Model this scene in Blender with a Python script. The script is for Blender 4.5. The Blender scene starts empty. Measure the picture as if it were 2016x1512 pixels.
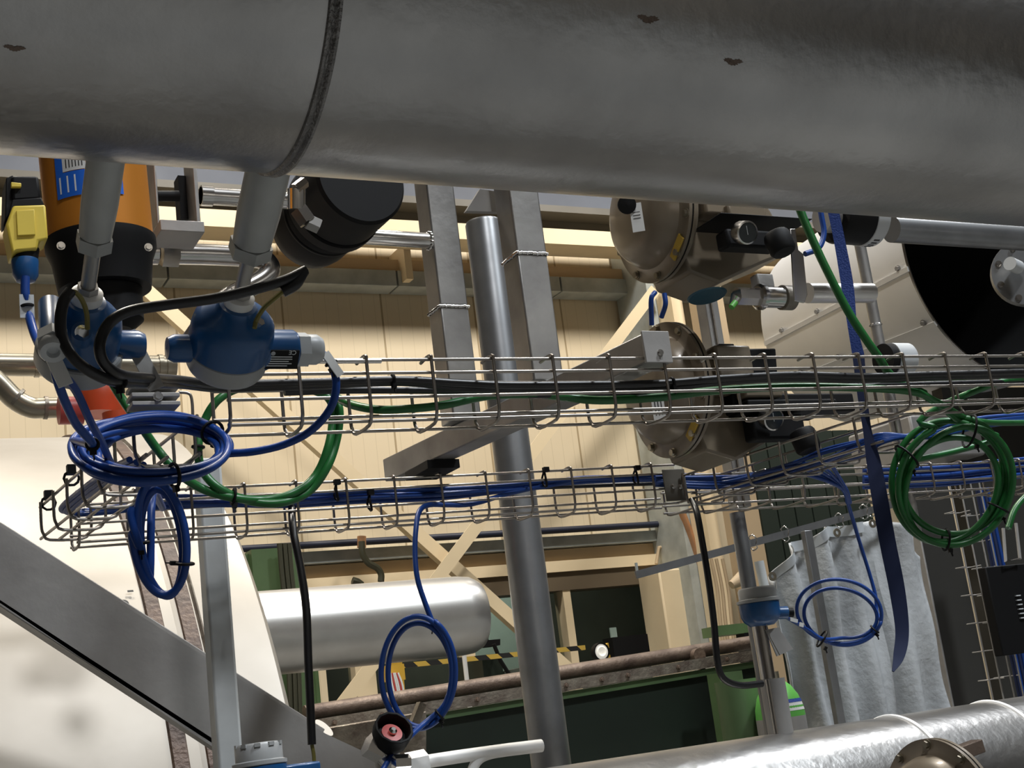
import bpy, math, random
from mathutils import Vector, Matrix
random.seed(7)
PI = math.pi
S = bpy.context.scene
COL = S.collection

# ---------------------------------------------------------------- camera (its axes come from the vanishing points)
F = 2650.0                                   # focal length in pixels of a 2016 px wide frame
def V(*a): return Vector(a)
_x = V(5192, 16, -2650).normalized()         # world X seen in camera space
_z = V(-1360, 10860, -2650); _z = (_z - _z.dot(_x)*_x).normalized()
_y = _z.cross(_x)
CAM = V(0, 0, 1.6)
R3 = Matrix((_x, _y, _z))                    # world = R3 @ camera
cd = bpy.data.cameras.new('camera'); cam = bpy.data.objects.new('camera', cd); COL.objects.link(cam)
cd.sensor_fit = 'HORIZONTAL'; cd.sensor_width = 36.0; cd.lens = 36.0*F/2016.0
cd.clip_start = 0.05; cd.clip_end = 100
cam.matrix_world = Matrix.Translation(CAM) @ R3.to_4x4()
S.camera = cam

# ---------------------------------------------------------------- world, hall and fill lamps, exposure
w = bpy.data.worlds.new('world'); S.world = w; w.use_nodes = True
w.node_tree.nodes['Background'].inputs[0].default_value = (0.75, 0.8, 0.9, 1)
w.node_tree.nodes['Background'].inputs[1].default_value = 0.1
S.view_settings.view_transform = 'Standard'; S.view_settings.look = 'None'
S.view_settings.gamma = 1; S.view_settings.use_curve_mapping = False
S.view_settings.exposure = -1.08
def lamp(x, y, z, p, size=0.9, col=(1, 0.93, 0.82), aim=None, spread=180):
    l = bpy.data.lights.new('hall_and_fill_lamp', 'AREA'); l.shape = 'DISK'; l.size = size; l.energy = p; l.color = col
    l.spread = math.radians(spread)
    o = bpy.data.objects.new('hall_and_fill_lamp', l); COL.objects.link(o); o.location = (x, y, z)
    if aim is not None:
        d = Vector(aim) - Vector((x, y, z)); o.rotation_euler = d.to_track_quat('-Z', 'Y').to_euler()
    return o
for lx in (-1.0, 3.5, 8.0, 12.5):
    lamp(lx, 9.2, 9.6, 440, 0.8, col=(1, 0.95, 0.87), aim=(lx, 12.0, 4), spread=130)
lamp(0.0, 5.2, 9.4, 420, spread=110)
lamp(3.6, 4.4, 9.4, 420, spread=110)
lamp(7.8, 3.4, 9.4, 330, col=(0.93, 0.96, 1.0), spread=110)
lamp(1.0, -2.5, 9.4, 480, col=(0.95, 0.97, 1.0), spread=120)  # unseen fill lamp behind the camera, brightens the foreground
lamp(5.0, -1.5, 9.4, 900, col=(0.88, 0.94, 1.0), spread=120)  # second unseen fill from behind, for the right side

# ---------------------------------------------------------------- pixel -> place helpers
def ray(x, y): return (R3 @ V(x-1008, -(y-756), -F))/F
def PY(x, y, Y):
    r = ray(x, y); return CAM + r*(Y/r.y)
def PZ(x, y, Z):
    r = ray(x, y); return CAM + r*((Z-1.6)/r.z)
def PX(x, y, X):
    r = ray(x, y); return CAM + r*(X/r.x)
def on_cylinder(x, y, yc, zc, r):            # first hit with a cylinder along X
    d = ray(x, y); a = d.y**2+d.z**2; b = -d.y*yc + d.z*(1.6-zc); c = yc**2+(1.6-zc)**2-r*r
    q = b*b-a*c; t = (-b-math.sqrt(max(q, 0)))/a
    return CAM + d*t

# ---------------------------------------------------------------- materials
def mat(name, col, metal=0.0, rough=0.5, var=0.0, vscale=6.0, bump=0.0, bscale=60.0, col2=None, spec=0.5, coat=0.0, stretch=None, detail=6):
    m = bpy.data.materials.new(name); m.use_nodes = True
    nt = m.node_tree; N = nt.nodes; L = nt.links; b = N['Principled BSDF']
    b.inputs['Base Color'].default_value = (*col, 1); b.inputs['Metallic'].default_value = metal
    b.inputs['Roughness'].default_value = rough; b.inputs['Specular IOR Level'].default_value = spec
    b.inputs['Coat Weight'].default_value = coat
    tc = N.new('ShaderNodeTexCoord'); mp = N.new('ShaderNodeMapping'); L.new(tc.outputs['Object'], mp.inputs[0])
    if stretch: mp.inputs['Scale'].default_value = stretch
    if var > 0 or col2:
        n = N.new('ShaderNodeTexNoise'); n.inputs['Scale'].default_value = vscale; n.inputs['Detail'].default_value = detail
        L.new(mp.outputs[0], n.inputs['Vector'])
        cr = N.new('ShaderNodeValToRGB'); L.new(n.outputs[0], cr.inputs[0])
        cr.color_ramp.elements[0].position = 0.32; cr.color_ramp.elements[1].position = 0.68
        c2 = col2 or tuple(c*(1-var) for c in col)
        cr.color_ramp.elements[0].color = (*c2, 1); cr.color_ramp.elements[1].color = (*col, 1)
        L.new(cr.outputs[0], b.inputs['Base Color'])
        rr = N.new('ShaderNodeMapRange'); rr.inputs[3].default_value = min(1, rough+0.08); rr.inputs[4].default_value = max(0.03, rough-0.06)
        L.new(n.outputs[0], rr.inputs[0]); L.new(rr.outputs[0], b.inputs['Roughness'])
    if bump > 0:
        n2 = N.new('ShaderNodeTexNoise'); n2.inputs['Scale'].default_value = bscale; n2.inputs['Detail'].default_value = 4
        L.new(mp.outputs[0], n2.inputs['Vector'])
        bp = N.new('ShaderNodeBump'); bp.inputs['Strength'].default_value = bump; bp.inputs['Distance'].default_value = 0.01
        L.new(n2.outputs[0], bp.inputs['Height']); L.new(bp.outputs[0], b.inputs['Normal'])
    return m
M = {}
M['duct'] = mat('dull stainless duct', (0.50, 0.49, 0.475), 0.94, 0.31, vscale=5, col2=(0.35, 0.342, 0.332), bump=0.12, bscale=45)
M['duct_weld'] = mat('duct weld', (0.30, 0.29, 0.28), 0.8, 0.5, 0.3, 40, 0.5, 200)
M['steel'] = mat('mill finish steel', (0.46, 0.45, 0.43), 0.8, 0.42, vscale=9, col2=(0.30, 0.29, 0.28), bump=0.1, bscale=30)
M['plate'] = mat('dull plate steel', (0.38, 0.37, 0.355), 0.25, 0.5, vscale=6, col2=(0.28, 0.27, 0.26), bump=0.1, bscale=30)
M['bright'] = mat('bright stainless', (0.72, 0.70, 0.67), 1.0, 0.22, vscale=12, col2=(0.55, 0.53, 0.51))
M['chrome'] = mat('polished fitting', (0.8, 0.79, 0.77), 1.0, 0.14)
M['wire'] = mat('stainless wire', (0.42, 0.385, 0.345), 1.0, 0.33, 0.25, 30)
M['greypaint'] = mat('light grey painted steel', (0.56, 0.585, 0.585), 0.0, 0.45, 0.25, 8)
M['darkpole'] = mat('dark grey tube steel', (0.30, 0.305, 0.31), 0.75, 0.34, 0.3, 10)
M['nozzle'] = mat('grey nozzle steel', (0.46, 0.47, 0.455), 0.25, 0.45, 0.15, 20)
M['bluepaint'] = mat('deep blue enamel', (0.010, 0.085, 0.25), 0.0, 0.32, 0.2, 9, coat=0.3)
M['capgrey'] = mat('grey cap enamel', (0.40, 0.41, 0.41), 0.1, 0.42, 0.1, 20)
M['nylon'] = mat('light grey nylon', (0.52, 0.54, 0.55), 0.0, 0.4)
M['whiteplast'] = mat('white plastic', (0.78, 0.78, 0.76), 0.0, 0.4)
M['black'] = mat('black rubber', (0.006, 0.006, 0.0065), 0.0, 0.55, spec=0.2)
M['blackmatte'] = mat('matt black plastic', (0.007, 0.007, 0.0075), 0.0, 0.6, spec=0.2)
M['brown'] = mat('taupe enamel', (0.235, 0.19, 0.135), 0.1, 0.33, 0.15, 8, coat=0.2)
M['orange'] = mat('anodised orange', (0.72, 0.27, 0.035), 0.4, 0.36, 0.1, 10)
M['orangep'] = mat('orange red plastic', (0.72, 0.10, 0.03), 0, 0.45, 0.1)
M['yellow'] = mat('yellow plastic', (0.80, 0.60, 0.08), 0, 0.45, 0.1)
M['cblue'] = mat('blue cable jacket', (0.010, 0.052, 0.25), 0, 0.38, spec=0.4)
M['cgreen'] = mat('green cable jacket', (0.016, 0.135, 0.03), 0, 0.35)
M['cblack'] = mat('black cable jacket', (0.010, 0.010, 0.011), 0, 0.35)
M['earth'] = mat('yellow green earth wire', (0.22, 0.19, 0.04), 0, 0.45, 0.3)
M['label'] = mat('white label', (0.72, 0.72, 0.7), 0, 0.5)
M['bluelabel'] = mat('blue label', (0.015, 0.13, 0.62), 0, 0.4)
M['ink'] = mat('black ink', (0.02, 0.02, 0.02), 0, 0.6)
M['inkwhite'] = mat('white ink', (0.75, 0.78, 0.8), 0, 0.6)
M['ylabel'] = mat('yellow sticker', (0.55, 0.36, 0.05), 0, 0.45)
M['tank'] = mat('pickled stainless tank', (0.50, 0.465, 0.41), 0.3, 0.45, vscale=2.2, col2=(0.37, 0.335, 0.285), bump=0.05, bscale=9)
M['weldband'] = mat('burnt weld band', (0.13, 0.08, 0.055), 0.1, 0.5, vscale=10, col2=(0.04, 0.024, 0.018), bump=0.4, bscale=60)
M['jacket'] = mat('aluminium jacket', (0.80, 0.78, 0.74), 0.9, 0.33, vscale=5, col2=(0.62, 0.60, 0.57), stretch=(1, 1, 1))
M['drumshell'] = mat('polished drum shell', (0.80, 0.80, 0.80), 0.35, 0.4, 0.1, 3)
M['cream'] = mat('cream wall paint', (0.74, 0.60, 0.38), 0, 0.6, 0.06, 2)
M['creamdk'] = mat('ochre wall paint', (0.50, 0.38, 0.24), 0, 0.6, 0.06, 2)
M['creamlt'] = mat('pale cream steelwork paint', (0.80, 0.66, 0.44), 0, 0.5, 0.06, 3)
M['galv'] = mat('galvanised sheet', (0.50, 0.54, 0.53), 0.3, 0.5, 0.25, 5)
M['beamgrey'] = mat('grey beam paint', (0.13, 0.12, 0.10), 0, 0.55, 0.15, 2)
M['bluegrey'] = mat('blue grey cladding', (0.12, 0.135, 0.17), 0, 0.6, 0.1, 2)
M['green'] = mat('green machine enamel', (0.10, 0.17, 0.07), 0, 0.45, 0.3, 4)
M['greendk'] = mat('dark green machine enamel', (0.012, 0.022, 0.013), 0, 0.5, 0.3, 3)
M['headerdk'] = mat('dark brown header paint', (0.12, 0.09, 0.055), 0, 0.6)
M['greenlt'] = mat('bright green cylinder paint', (0.11, 0.40, 0.07), 0, 0.4, 0.1)
M['rust'] = mat('rusty brown steel', (0.20, 0.15, 0.115), 0.4, 0.5, vscale=12, col2=(0.10, 0.07, 0.055), bump=0.3, bscale=60)
M['rustlt'] = mat('worn pale steel', (0.30, 0.27, 0.22), 0.5, 0.45, vscale=14, col2=(0.14, 0.11, 0.09), bump=0.3, bscale=60)
M['cloth'] = mat('grey welding blanket', (0.50, 0.52, 0.53), 0, 0.85, vscale=5, col2=(0.36, 0.375, 0.385), bump=0.4, bscale=40)
M['clothstain'] = mat('grey blanket hem', (0.48, 0.51, 0.53), 0, 0.85, 0.2, 8)
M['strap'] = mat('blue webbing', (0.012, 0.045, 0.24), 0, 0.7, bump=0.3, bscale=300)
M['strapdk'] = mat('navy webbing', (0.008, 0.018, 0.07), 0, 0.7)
M['darkpanel'] = mat('charcoal panel paint', (0.040, 0.038, 0.033), 0, 0.5, 0.15)
M['darkdoor'] = mat('dark green door cladding', (0.022, 0.032, 0.025), 0, 0.5)
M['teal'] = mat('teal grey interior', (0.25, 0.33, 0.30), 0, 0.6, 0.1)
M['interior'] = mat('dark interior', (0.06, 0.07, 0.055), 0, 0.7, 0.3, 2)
M['floor'] = mat('grey hall floor', (0.14, 0.14, 0.135), 0, 0.6, 0.2, 0.6)
M['hallwall'] = mat('beige hall cladding', (0.25, 0.22, 0.18), 0, 0.7, 0.1, 0.5)
M['void'] = mat('black lined interior', (0.004, 0.004, 0.004), 0, 0.85)
M['redknob'] = mat('dull red plastic', (0.50, 0.07, 0.06), 0, 0.4)
M['warn'] = mat('warning yellow', (0.60, 0.36, 0.04), 0, 0.5)
M['navypipe'] = mat('navy pipe paint', (0.012, 0.016, 0.035), 0, 0.5)
M['weldbright'] = mat('pickled weld', (0.85, 0.85, 0.84), 0.2, 0.5)
M['copper'] = mat('copper tube', (0.60, 0.33, 0.18), 0.6, 0.35, 0.2)
M['dull'] = mat('dull khaki pipe', (0.40, 0.36, 0.28), 0.9, 0.32, 0.2, 8)
M['olive'] = mat('dark olive hose', (0.05, 0.05, 0.03), 0, 0.5)
def wallmat():
    m = bpy.data.materials.new('cream sandwich panels'); m.use_nodes = True
    nt = m.node_tree; N = nt.nodes; L = nt.links; b = N['Principled BSDF']; b.inputs['Roughness'].default_value = 0.55
    tc = N.new('ShaderNodeTexCoord'); sp = N.new('ShaderNodeSeparateXYZ'); L.new(tc.outputs['Object'], sp.inputs[0])
    def lines(period, width, off=0.0):
        a = N.new('ShaderNodeMath'); a.operation = 'ADD'; a.inputs[1].default_value = off; L.new(sp.outputs[0], a.inputs[0])
        d = N.new('ShaderNodeMath'); d.operation = 'PINGPONG'; d.inputs[1].default_value = period/2; L.new(a.outputs[0], d.inputs[0])
        c = N.new('ShaderNodeMath'); c.operation = 'LESS_THAN'; c.inputs[1].default_value = width/2; L.new(d.outputs[0], c.inputs[0])
        return c
    a = lines(1.12, 0.022, 0.2); f = lines(0.14, 0.006)
    n = N.new('ShaderNodeTexNoise'); n.inputs['Scale'].default_value = 0.8
    L.new(tc.outputs['Object'], n.inputs['Vector'])
    cr = N.new('ShaderNodeValToRGB'); cr.color_ramp.elements[0].color = (0.66, 0.55, 0.38, 1); cr.color_ramp.elements[1].color = (0.73, 0.62, 0.44, 1)
    L.new(n.outputs[0], cr.inputs[0])
    m1 = N.new('ShaderNodeMix'); m1.data_type = 'RGBA'; L.new(a.outputs[0], m1.inputs[0]); L.new(cr.outputs[0], m1.inputs[6]); m1.inputs[7].default_value = (0.38, 0.29, 0.17, 1)
    m2 = N.new('ShaderNodeMix'); m2.data_type = 'RGBA'; L.new(f.outputs[0], m2.inputs[0]); L.new(m1.outputs[2], m2.inputs[6]); m2.inputs[7].default_value = (0.60, 0.50, 0.34, 1)
    L.new(m2.outputs[2], b.inputs['Base Color'])
    return m
M['wallpanel'] = wallmat()
def stripemat():
    m = bpy.data.materials.new('black yellow barrier'); m.use_nodes = True
    nt = m.node_tree; N = nt.nodes; L = nt.links; b = N['Principled BSDF']; b.inputs['Roughness'].default_value = 0.5
    tc = N.new('ShaderNodeTexCoord'); sp = N.new('ShaderNodeSeparateXYZ'); L.new(tc.outputs['Object'], sp.inputs[0])
    a = N.new('ShaderNodeMath'); a.operation = 'ADD'; L.new(sp.outputs[0], a.inputs[0]); L.new(sp.outputs[2], a.inputs[1])
    d = N.new('ShaderNodeMath'); d.operation = 'PINGPONG'; d.inputs[1].default_value = 0.11; L.new(a.outputs[0], d.inputs[0])
    c = N.new('ShaderNodeMath'); c.operation = 'LESS_THAN'; c.inputs[1].default_value = 0.055; L.new(d.outputs[0], c.inputs[0])
    x = N.new('ShaderNodeMix'); x.data_type = 'RGBA'; L.new(c.outputs[0], x.inputs[0])
    x.inputs[6].default_value = (0.02, 0.02, 0.02, 1); x.inputs[7].default_value = (0.62, 0.42, 0.08, 1)
    L.new(x.outputs[2], b.inputs['Base Color']); return m
M['stripe'] = stripemat()
def glassmat():
    m = bpy.data.materials.new('window glass'); m.use_nodes = True
    b = m.node_tree.nodes['Principled BSDF']
    b.inputs['Transmission Weight'].default_value = 1; b.inputs['Roughness'].default_value = 0.02; b.inputs['IOR'].default_value = 1.1
    b.inputs['Base Color'].default_value = (0.85, 0.93, 0.9, 1); return m
M['glass'] = glassmat()

# ---------------------------------------------------------------- mesh builder
def frame(axis, up=None):
    a = Vector(axis).normalized()
    u = Vector(up) if up is not None else (V(0, 0, 1) if abs(a.z) < 0.9 else V(1, 0, 0))
    x = (u - u.dot(a)*a).normalized(); y = a.cross(x); return x, y, a
def catmull(p, n, closed=False):
    out = []; m = len(p)
    segs = m if closed else m-1
    for i in range(segs):
        p1, p2 = p[i], p[(i+1) % m]
        p0 = p[i-1] if (i > 0 or closed) else p1*2-p2
        p3 = p[(i+2) % m] if (i+2 < m or closed) else p2*2-p1
        for k in range(n):
            t = k/n
            out.append(0.5*((2*p1)+(p2-p0)*t+(2*p0-5*p1+4*p2-p3)*t*t+(3*p1-p0-3*p2+p3)*t**3))
    if not closed: out.append(p[-1].copy())
    return out
LAST = [None]; PATH = {}; LP = [None]
class MB:
    def __init__(s): s.v = []; s.f = []
    def add(s, vs, fs):
        o = len(s.v); s.v += [Vector(q) for q in vs]; s.f += [tuple(i+o for i in f) for f in fs]; return s
    def box(s, a, b):
        x0, x1 = sorted((a[0], b[0])); y0, y1 = sorted((a[1], b[1])); z0, z1 = sorted((a[2], b[2]))
        return s.add([(x0,y0,z0),(x1,y0,z0),(x1,y1,z0),(x0,y1,z0),(x0,y0,z1),(x1,y0,z1),(x1,y1,z1),(x0,y1,z1)],
                     [(0,3,2,1),(4,5,6,7),(0,1,5,4),(1,2,6,5),(2,3,7,6),(3,0,4,7)])
    def obox(s, c, ax, ay, az, h):
        c = Vector(c); X = Vector(ax)*h[0]; Y = Vector(ay)*h[1]; Z = Vector(az)*h[2]
        vs = [c+X*i+Y*j+Z*k for k in (-1, 1) for (i, j) in ((-1,-1),(1,-1),(1,1),(-1,1))]
        return s.add(vs, [(0,3,2,1),(4,5,6,7),(0,1,5,4),(1,2,6,5),(2,3,7,6),(3,0,4,7)])
    def beam(s, p0, p1, w, h, up=None):
        p0 = Vector(p0); p1 = Vector(p1); x, y, a = frame(p1-p0, up)
        return s.obox((p0+p1)/2, y, x, a, (w/2, h/2, (p1-p0).length/2))
    def prism(s, pts, ext):
        pts = [Vector(p) for p in pts]; e = Vector(ext); n = len(pts)
        nrm = Vector((0, 0, 0))
        for i in range(n): nrm += pts[i].cross(pts[(i+1) % n])
        if nrm.dot(e) > 0: pts = pts[::-1]
        return s.add(pts+[p+e for p in pts], [tuple(range(n)), tuple(range(2*n-1, n-1, -1))]+[(i, n+i, n+(i+1) % n, (i+1) % n) for i in range(n)])
    def tube(s, pts, r, n=10, closed=False, smooth=0, cap=True):
        p = [Vector(q) for q in pts]
        if smooth: p = catmull(p, smooth, closed)
        q = [p[0]]
        for k in p[1:]:
            if (k-q[-1]).length > 1e-6: q.append(k)
        p = q; LP[0] = p
        m = len(p); T = []
        for i in range(m):
            if closed: t = p[(i+1) % m]-p[i-1]
            else: t = p[min(i+1, m-1)]-p[max(i-1, 0)]
            T.append(t.normalized())
        x, y, a = frame(T[0]); vs = []
        for i in range(m):
            x = (x - x.dot(T[i])*T[i]).normalized(); y = T[i].cross(x)
            rr = r[i*len(r)//m] if isinstance(r, (list, tuple)) else r
            for k in range(n):
                c, sn = math.cos(2*PI*k/n), math.sin(2*PI*k/n); vs.append(p[i]+x*(c*rr)+y*(sn*rr))
        fs = []
        for i in range(m if closed else m-1):
            for k in range(n):
                j = (i+1) % m; fs.append((i*n+k, i*n+(k+1) % n, j*n+(k+1) % n, j*n+k))
        if not closed and cap: fs += [tuple(range(n-1, -1, -1)), tuple((m-1)*n+k for k in range(n))]
        return s.add(vs, fs)
    def lathe(s, prof, o, axis, n=40, up=None, cap=True, a0=0.0, a1=2*PI):
        x, y, a = frame(axis, up); o = Vector(o); vs = []; full = abs(a1-a0-2*PI) < 1e-6
        m = n if full else n+1
        for (r, h) in prof:
            for k in range(m):
                t = a0+(a1-a0)*k/n; vs.append(o+x*(math.cos(t)*r)+y*(math.sin(t)*r)+a*h)
        fs = []
        for i in range(len(prof)-1):
            for k in range(n):
                k2 = (k+1) % m; fs.append((i*m+k, i*m+k2, (i+1)*m+k2, (i+1)*m+k))
        if cap and full:
            if prof[0][0] > 1e-5: fs.append(tuple(range(m-1, -1, -1)))
            if prof[-1][0] > 1e-5: fs.append(tuple((len(prof)-1)*m+k for k in range(m)))
        return s.add(vs, fs)
    def cyl(s, p0, p1, r, n=28, r2=None):
        p0 = Vector(p0); p1 = Vector(p1); L = (p1-p0).length
        return s.lathe([(r, 0), (r if r2 is None else r2, L)], p0, p1-p0, n)
    def hexn(s, p0, p1, r): return s.cyl(p0, p1, r, 6)
    def ball(s, c, r, n=14):
        pr = [(r*math.sin(PI*i/8), -r*math.cos(PI*i/8)) for i in range(9)]
        return s.lathe(pr, c, (0, 0, 1), n)
    def build(s, name, m, parent=None, bevel=0.0, smooth=True, label=None, origin=None):
        lo = Vector([min(v[i] for v in s.v) for i in range(3)]); hi = Vector([max(v[i] for v in s.v) for i in range(3)])
        c = Vector(origin) if origin is not None else (lo+hi)/2
        me = bpy.data.meshes.new(name); me.from_pydata([v-c for v in s.v], [], s.f); me.validate(); me.update()
        import bmesh
        bm = bmesh.new(); bm.from_mesh(me); bmesh.ops.recalc_face_normals(bm, faces=bm.faces); bm.to_mesh(me); bm.free()
        if smooth:
            me.shade_smooth(); me.set_sharp_from_angle(angle=math.radians(38))
        me.materials.append(M[m] if isinstance(m, str) else m)
        o = bpy.data.objects.new(name, me); COL.objects.link(o)
        if parent is not None:
            o.parent = parent; o.location = c - wloc(parent)
        else: o.location = c
        if bevel > 0:
            b = o.modifiers.new('bevel', 'BEVEL'); b.width = bevel; b.segments = 2; b.limit_method = 'ANGLE'; b.angle_limit = math.radians(35)
        if label: o['label'] = label
        LAST[0] = o
        return o
def wloc(o):
    l = Vector(o.location)
    while o.parent is not None: o = o.parent; l += Vector(o.location)
    return l
def tag(o, label, cat, group=None, kind=None):
    o['label'] = label; o['category'] = cat
    if group: o['group'] = group
    if kind: o['kind'] = kind
    return o
def thing(name, label, cat, loc, group=None):
    o = bpy.data.objects.new(name, None); COL.objects.link(o); o.location = loc; o.empty_display_size = 0.05
    return tag(o, label, cat, group)
def struct(name, mb, m, parent=None, bevel=0.0, smooth=False):
    o = mb.build(name, m, parent, bevel, smooth)
    if parent is None: o['kind'] = 'structure'
    return o
def text(s, size, org, xd, yd, m, parent, name='lettering', depth=0.0006):
    xd = Vector(xd).normalized(); yd = Vector(yd); yd = (yd-yd.dot(xd)*xd).normalized(); zd = xd.cross(yd)
    c = bpy.data.curves.new(name, 'FONT'); c.body = s; c.size = size; c.extrude = depth
    t = bpy.data.objects.new(name+'_curve', c); COL.objects.link(t)
    dg = bpy.context.evaluated_depsgraph_get(); me = bpy.data.meshes.new_from_object(t.evaluated_get(dg))
    bpy.data.objects.remove(t)
    R = Matrix((xd, yd, zd)).transposed(); mb = MB()
    mb.v = [R @ v.co + Vector(org) for v in me.vertices]; mb.f = [tuple(p.vertices) for p in me.polygons]
    return mb.build(name, m, parent, smooth=False)
def pts(l, Y=None): return [PY(q[0], q[1], q[2] if len(q) > 2 else Y) for q in l]
def cable(name, label, l, r, m, cat='cable', group=None, Y=None, sm=8):
    o = MB().tube(pts(l, Y), r, 10, smooth=sm).build(name, m); PATH[o.name] = LP[0]; return tag(o, label, cat, group)
def bolt(p, ax, r, parent, name='bolt', m='bright', h=None):
    a = Vector(ax).normalized(); h = h or r*0.9
    mb = MB().cyl(p, Vector(p)+a*h*0.3, r*1.35, 16); mb.hexn(Vector(p)+a*h*0.3, Vector(p)+a*h*1.3, r)
    return mb.build(name, m, parent)
def tie_around(p, t, r, parent=None, name='cable_tie', tail=(0, 0, 1), m='black'):
    """a nylon tie around a bundle at p running along t"""
    x, y, a = frame(t); mb = MB()
    mb.tube([Vector(p)+x*(math.cos(k*PI/8)*r)+y*(math.sin(k*PI/8)*r) for k in range(16)], 0.0023, 6, closed=True)
    h = Vector(tail).normalized()
    mb.obox(Vector(p)+h*(r+0.003), x, y, a, (0.004, 0.004, 0.003))
    mb.beam(Vector(p)+h*r, Vector(p)+h*(r+0.014), 0.003, 0.0015)
    return mb.build(name, m, parent)

def tie_near(o, x, y, reach=0.03, cr=0.0062, tail=(0, -0.3, -1)):
    """tie the strands of cable o that pass the pixel direction (x, y) into one bundle"""
    P = PATH[o.name]; d = ray(x, y).normalized(); best = None
    for i in range(1, len(P)-1):
        v = P[i]-CAM; e = (v-d*v.dot(d)).length
        if best is None or e < best[0]: best = (e, i)
    n = P[best[1]]; t = (P[best[1]+1]-P[best[1]-1]).normalized(); near = [n]
    for i in range(1, len(P)-1):
        v = P[i]-n; ti = (P[i+1]-P[i-1]).normalized()
        if v.length < reach and abs(v.dot(t)) < 0.008 and abs(ti.dot(t)) > 0.6: near.append(P[i]-t*v.dot(t))
    lo = Vector([min(q[k] for q in near) for k in range(3)]); hi = Vector([max(q[k] for q in near) for k in range(3)]); c = (lo+hi)/2
    return tie_around(c, t, max((q-c).length for q in near)+cr+0.001, o, tail=tail)

# ================================================================ THE HALL
WY = 13.0
struct('floor', MB().box((-9, -8, -0.1), (20, WY+3, 0)), 'floor')
struct('ceiling', MB().box((-9, -8, 10.4), (20, WY+3, 10.5)), 'hallwall')
struct('wall_left', MB().box((-9.1, -8, 0), (-9, WY+3, 10.4)), 'hallwall')
struct('wall_right', MB().box((20, -8, 0), (20.1, WY+3, 10.4)), 'hallwall')
struct('wall_front', MB().box((-9, -8.1, 0), (20, -8, 10.4)), 'hallwall')
ZW = lambda x, y, Y=WY: PY(x, y, Y).z
# window opening in the back wall
wx0, wx1 = PY(640, 1300, WY).x, PY(1325, 1200, WY).x
wz0, wz1 = 1.0, 2.86
wb = MB()
wb.box((-9, WY, 0), (wx0, WY+0.18, 7.24)); wb.box((wx0, WY, wz1), (wx1, WY+0.18, 7.24)); wb.box((wx0, WY, 0), (wx1, WY+0.18, wz0))
wb.box((wx1, WY, 0), (20, WY+0.18, 7.24))
o = wb.build('wall_back', 'wallpanel', smooth=False, origin=(0, WY, 0)); o['kind'] = 'structure'
struct('wall_back_upper', MB().box((-9, WY, 7.24), (20, WY+0.18, 10.4)), 'bluegrey')
# room behind the window
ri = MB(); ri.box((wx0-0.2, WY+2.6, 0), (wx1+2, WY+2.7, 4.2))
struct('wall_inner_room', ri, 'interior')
lamp(7.0, 13.9, 3.7, 60, 0.5, aim=(7.5, 15, 1.5))  # added unseen lamp, brightens the dark room behind the glass
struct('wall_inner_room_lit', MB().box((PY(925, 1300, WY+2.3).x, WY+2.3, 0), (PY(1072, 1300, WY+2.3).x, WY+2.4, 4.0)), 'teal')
struct('trim_window_header', MB().box((PY(900, 1150, WY).x-0.6, WY-0.06, 2.80), (PY(1325, 1130, WY).x, WY+0.25, 3.0)), 'headerdk')
struct('trim_cream_sill_band', MB().box((PY(600, 1170, WY).x, WY-0.09, 3.0), (PY(1300, 1100, WY).x, WY-0.001, 3.12)), 'creamlt')
win = MB().box((wx0, WY+0.09, wz0), (wx1, WY+0.10, wz1)); struct('window_1', win, 'glass')
for k, (xa, xb) in enumerate(((700, 740), (908, 930), (1117, 1132), (1296, 1312))):
    yy = 1340 if k == 0 else 1250
    a, b = PY(xa, yy, WY-0.03).x, PY(xb, yy, WY-0.03).x
    struct('trim_%d' % (k+1), MB().box((a, WY-0.05, wz0), (b, WY+0.16, 2.83)), 'creamlt')
for xa in (1066, 1080):
    a = PY(xa, 1250, WY).x
    struct('trim_window_bar', MB().box((a, WY+0.02, wz0), (a+0.05, WY+0.14, 2.83)), 'interior')
# steelwork along the wall
g = thing('crane_girder', 'cream painted crane girder running the length of the hall wall', 'girder', (6, 12.3, 6.5))
MB().box((-8.9, 12.18, 6.53), (19.9, 12.56, 6.71)).build('bottom_flange', 'creamlt', g, smooth=False)
MB().box((-8.9, 12.36, 6.712), (19.9, 12.50, 6.872)).build('web', 'beamgrey', g, smooth=False)
MB().box((-8.9, 12.09, 6.873), (19.9, 12.62, 6.95)).build('top_flange', 'beamgrey', g, smooth=False)
for px in (250, 800, 1640):
    q = PY(px, 500, 12.6); MB().box((q.x-0.04, 12.57, 6.2), (q.x+0.04, 12.99, 6.6)).build('stub_bracket', 'creamlt', g, smooth=False)
tag(MB().box((-9, 12.75, 6.35), (20, 12.98, 6.48)).build('wall_rail', 'creamdk', smooth=False), 'ochre ledge rail above the galvanised trunking on the wall', 'rail')
gt = thing('wall_trunking', 'long grey galvanised trunking mounted high on the cream wall', 'trunking', (6, 12.8, 6.2))
xs = [PY(x, 560, 12.75).x for x in (-400, 330, 780, 1100, 1500, 1950)]
for i in range(len(xs)-1):
    MB().box((xs[i]+0.01, 12.70, 6.16), (xs[i+1]-0.01, 12.98, 6.34)).build('section', 'galv', gt, 0.005, smooth=False)
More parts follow.
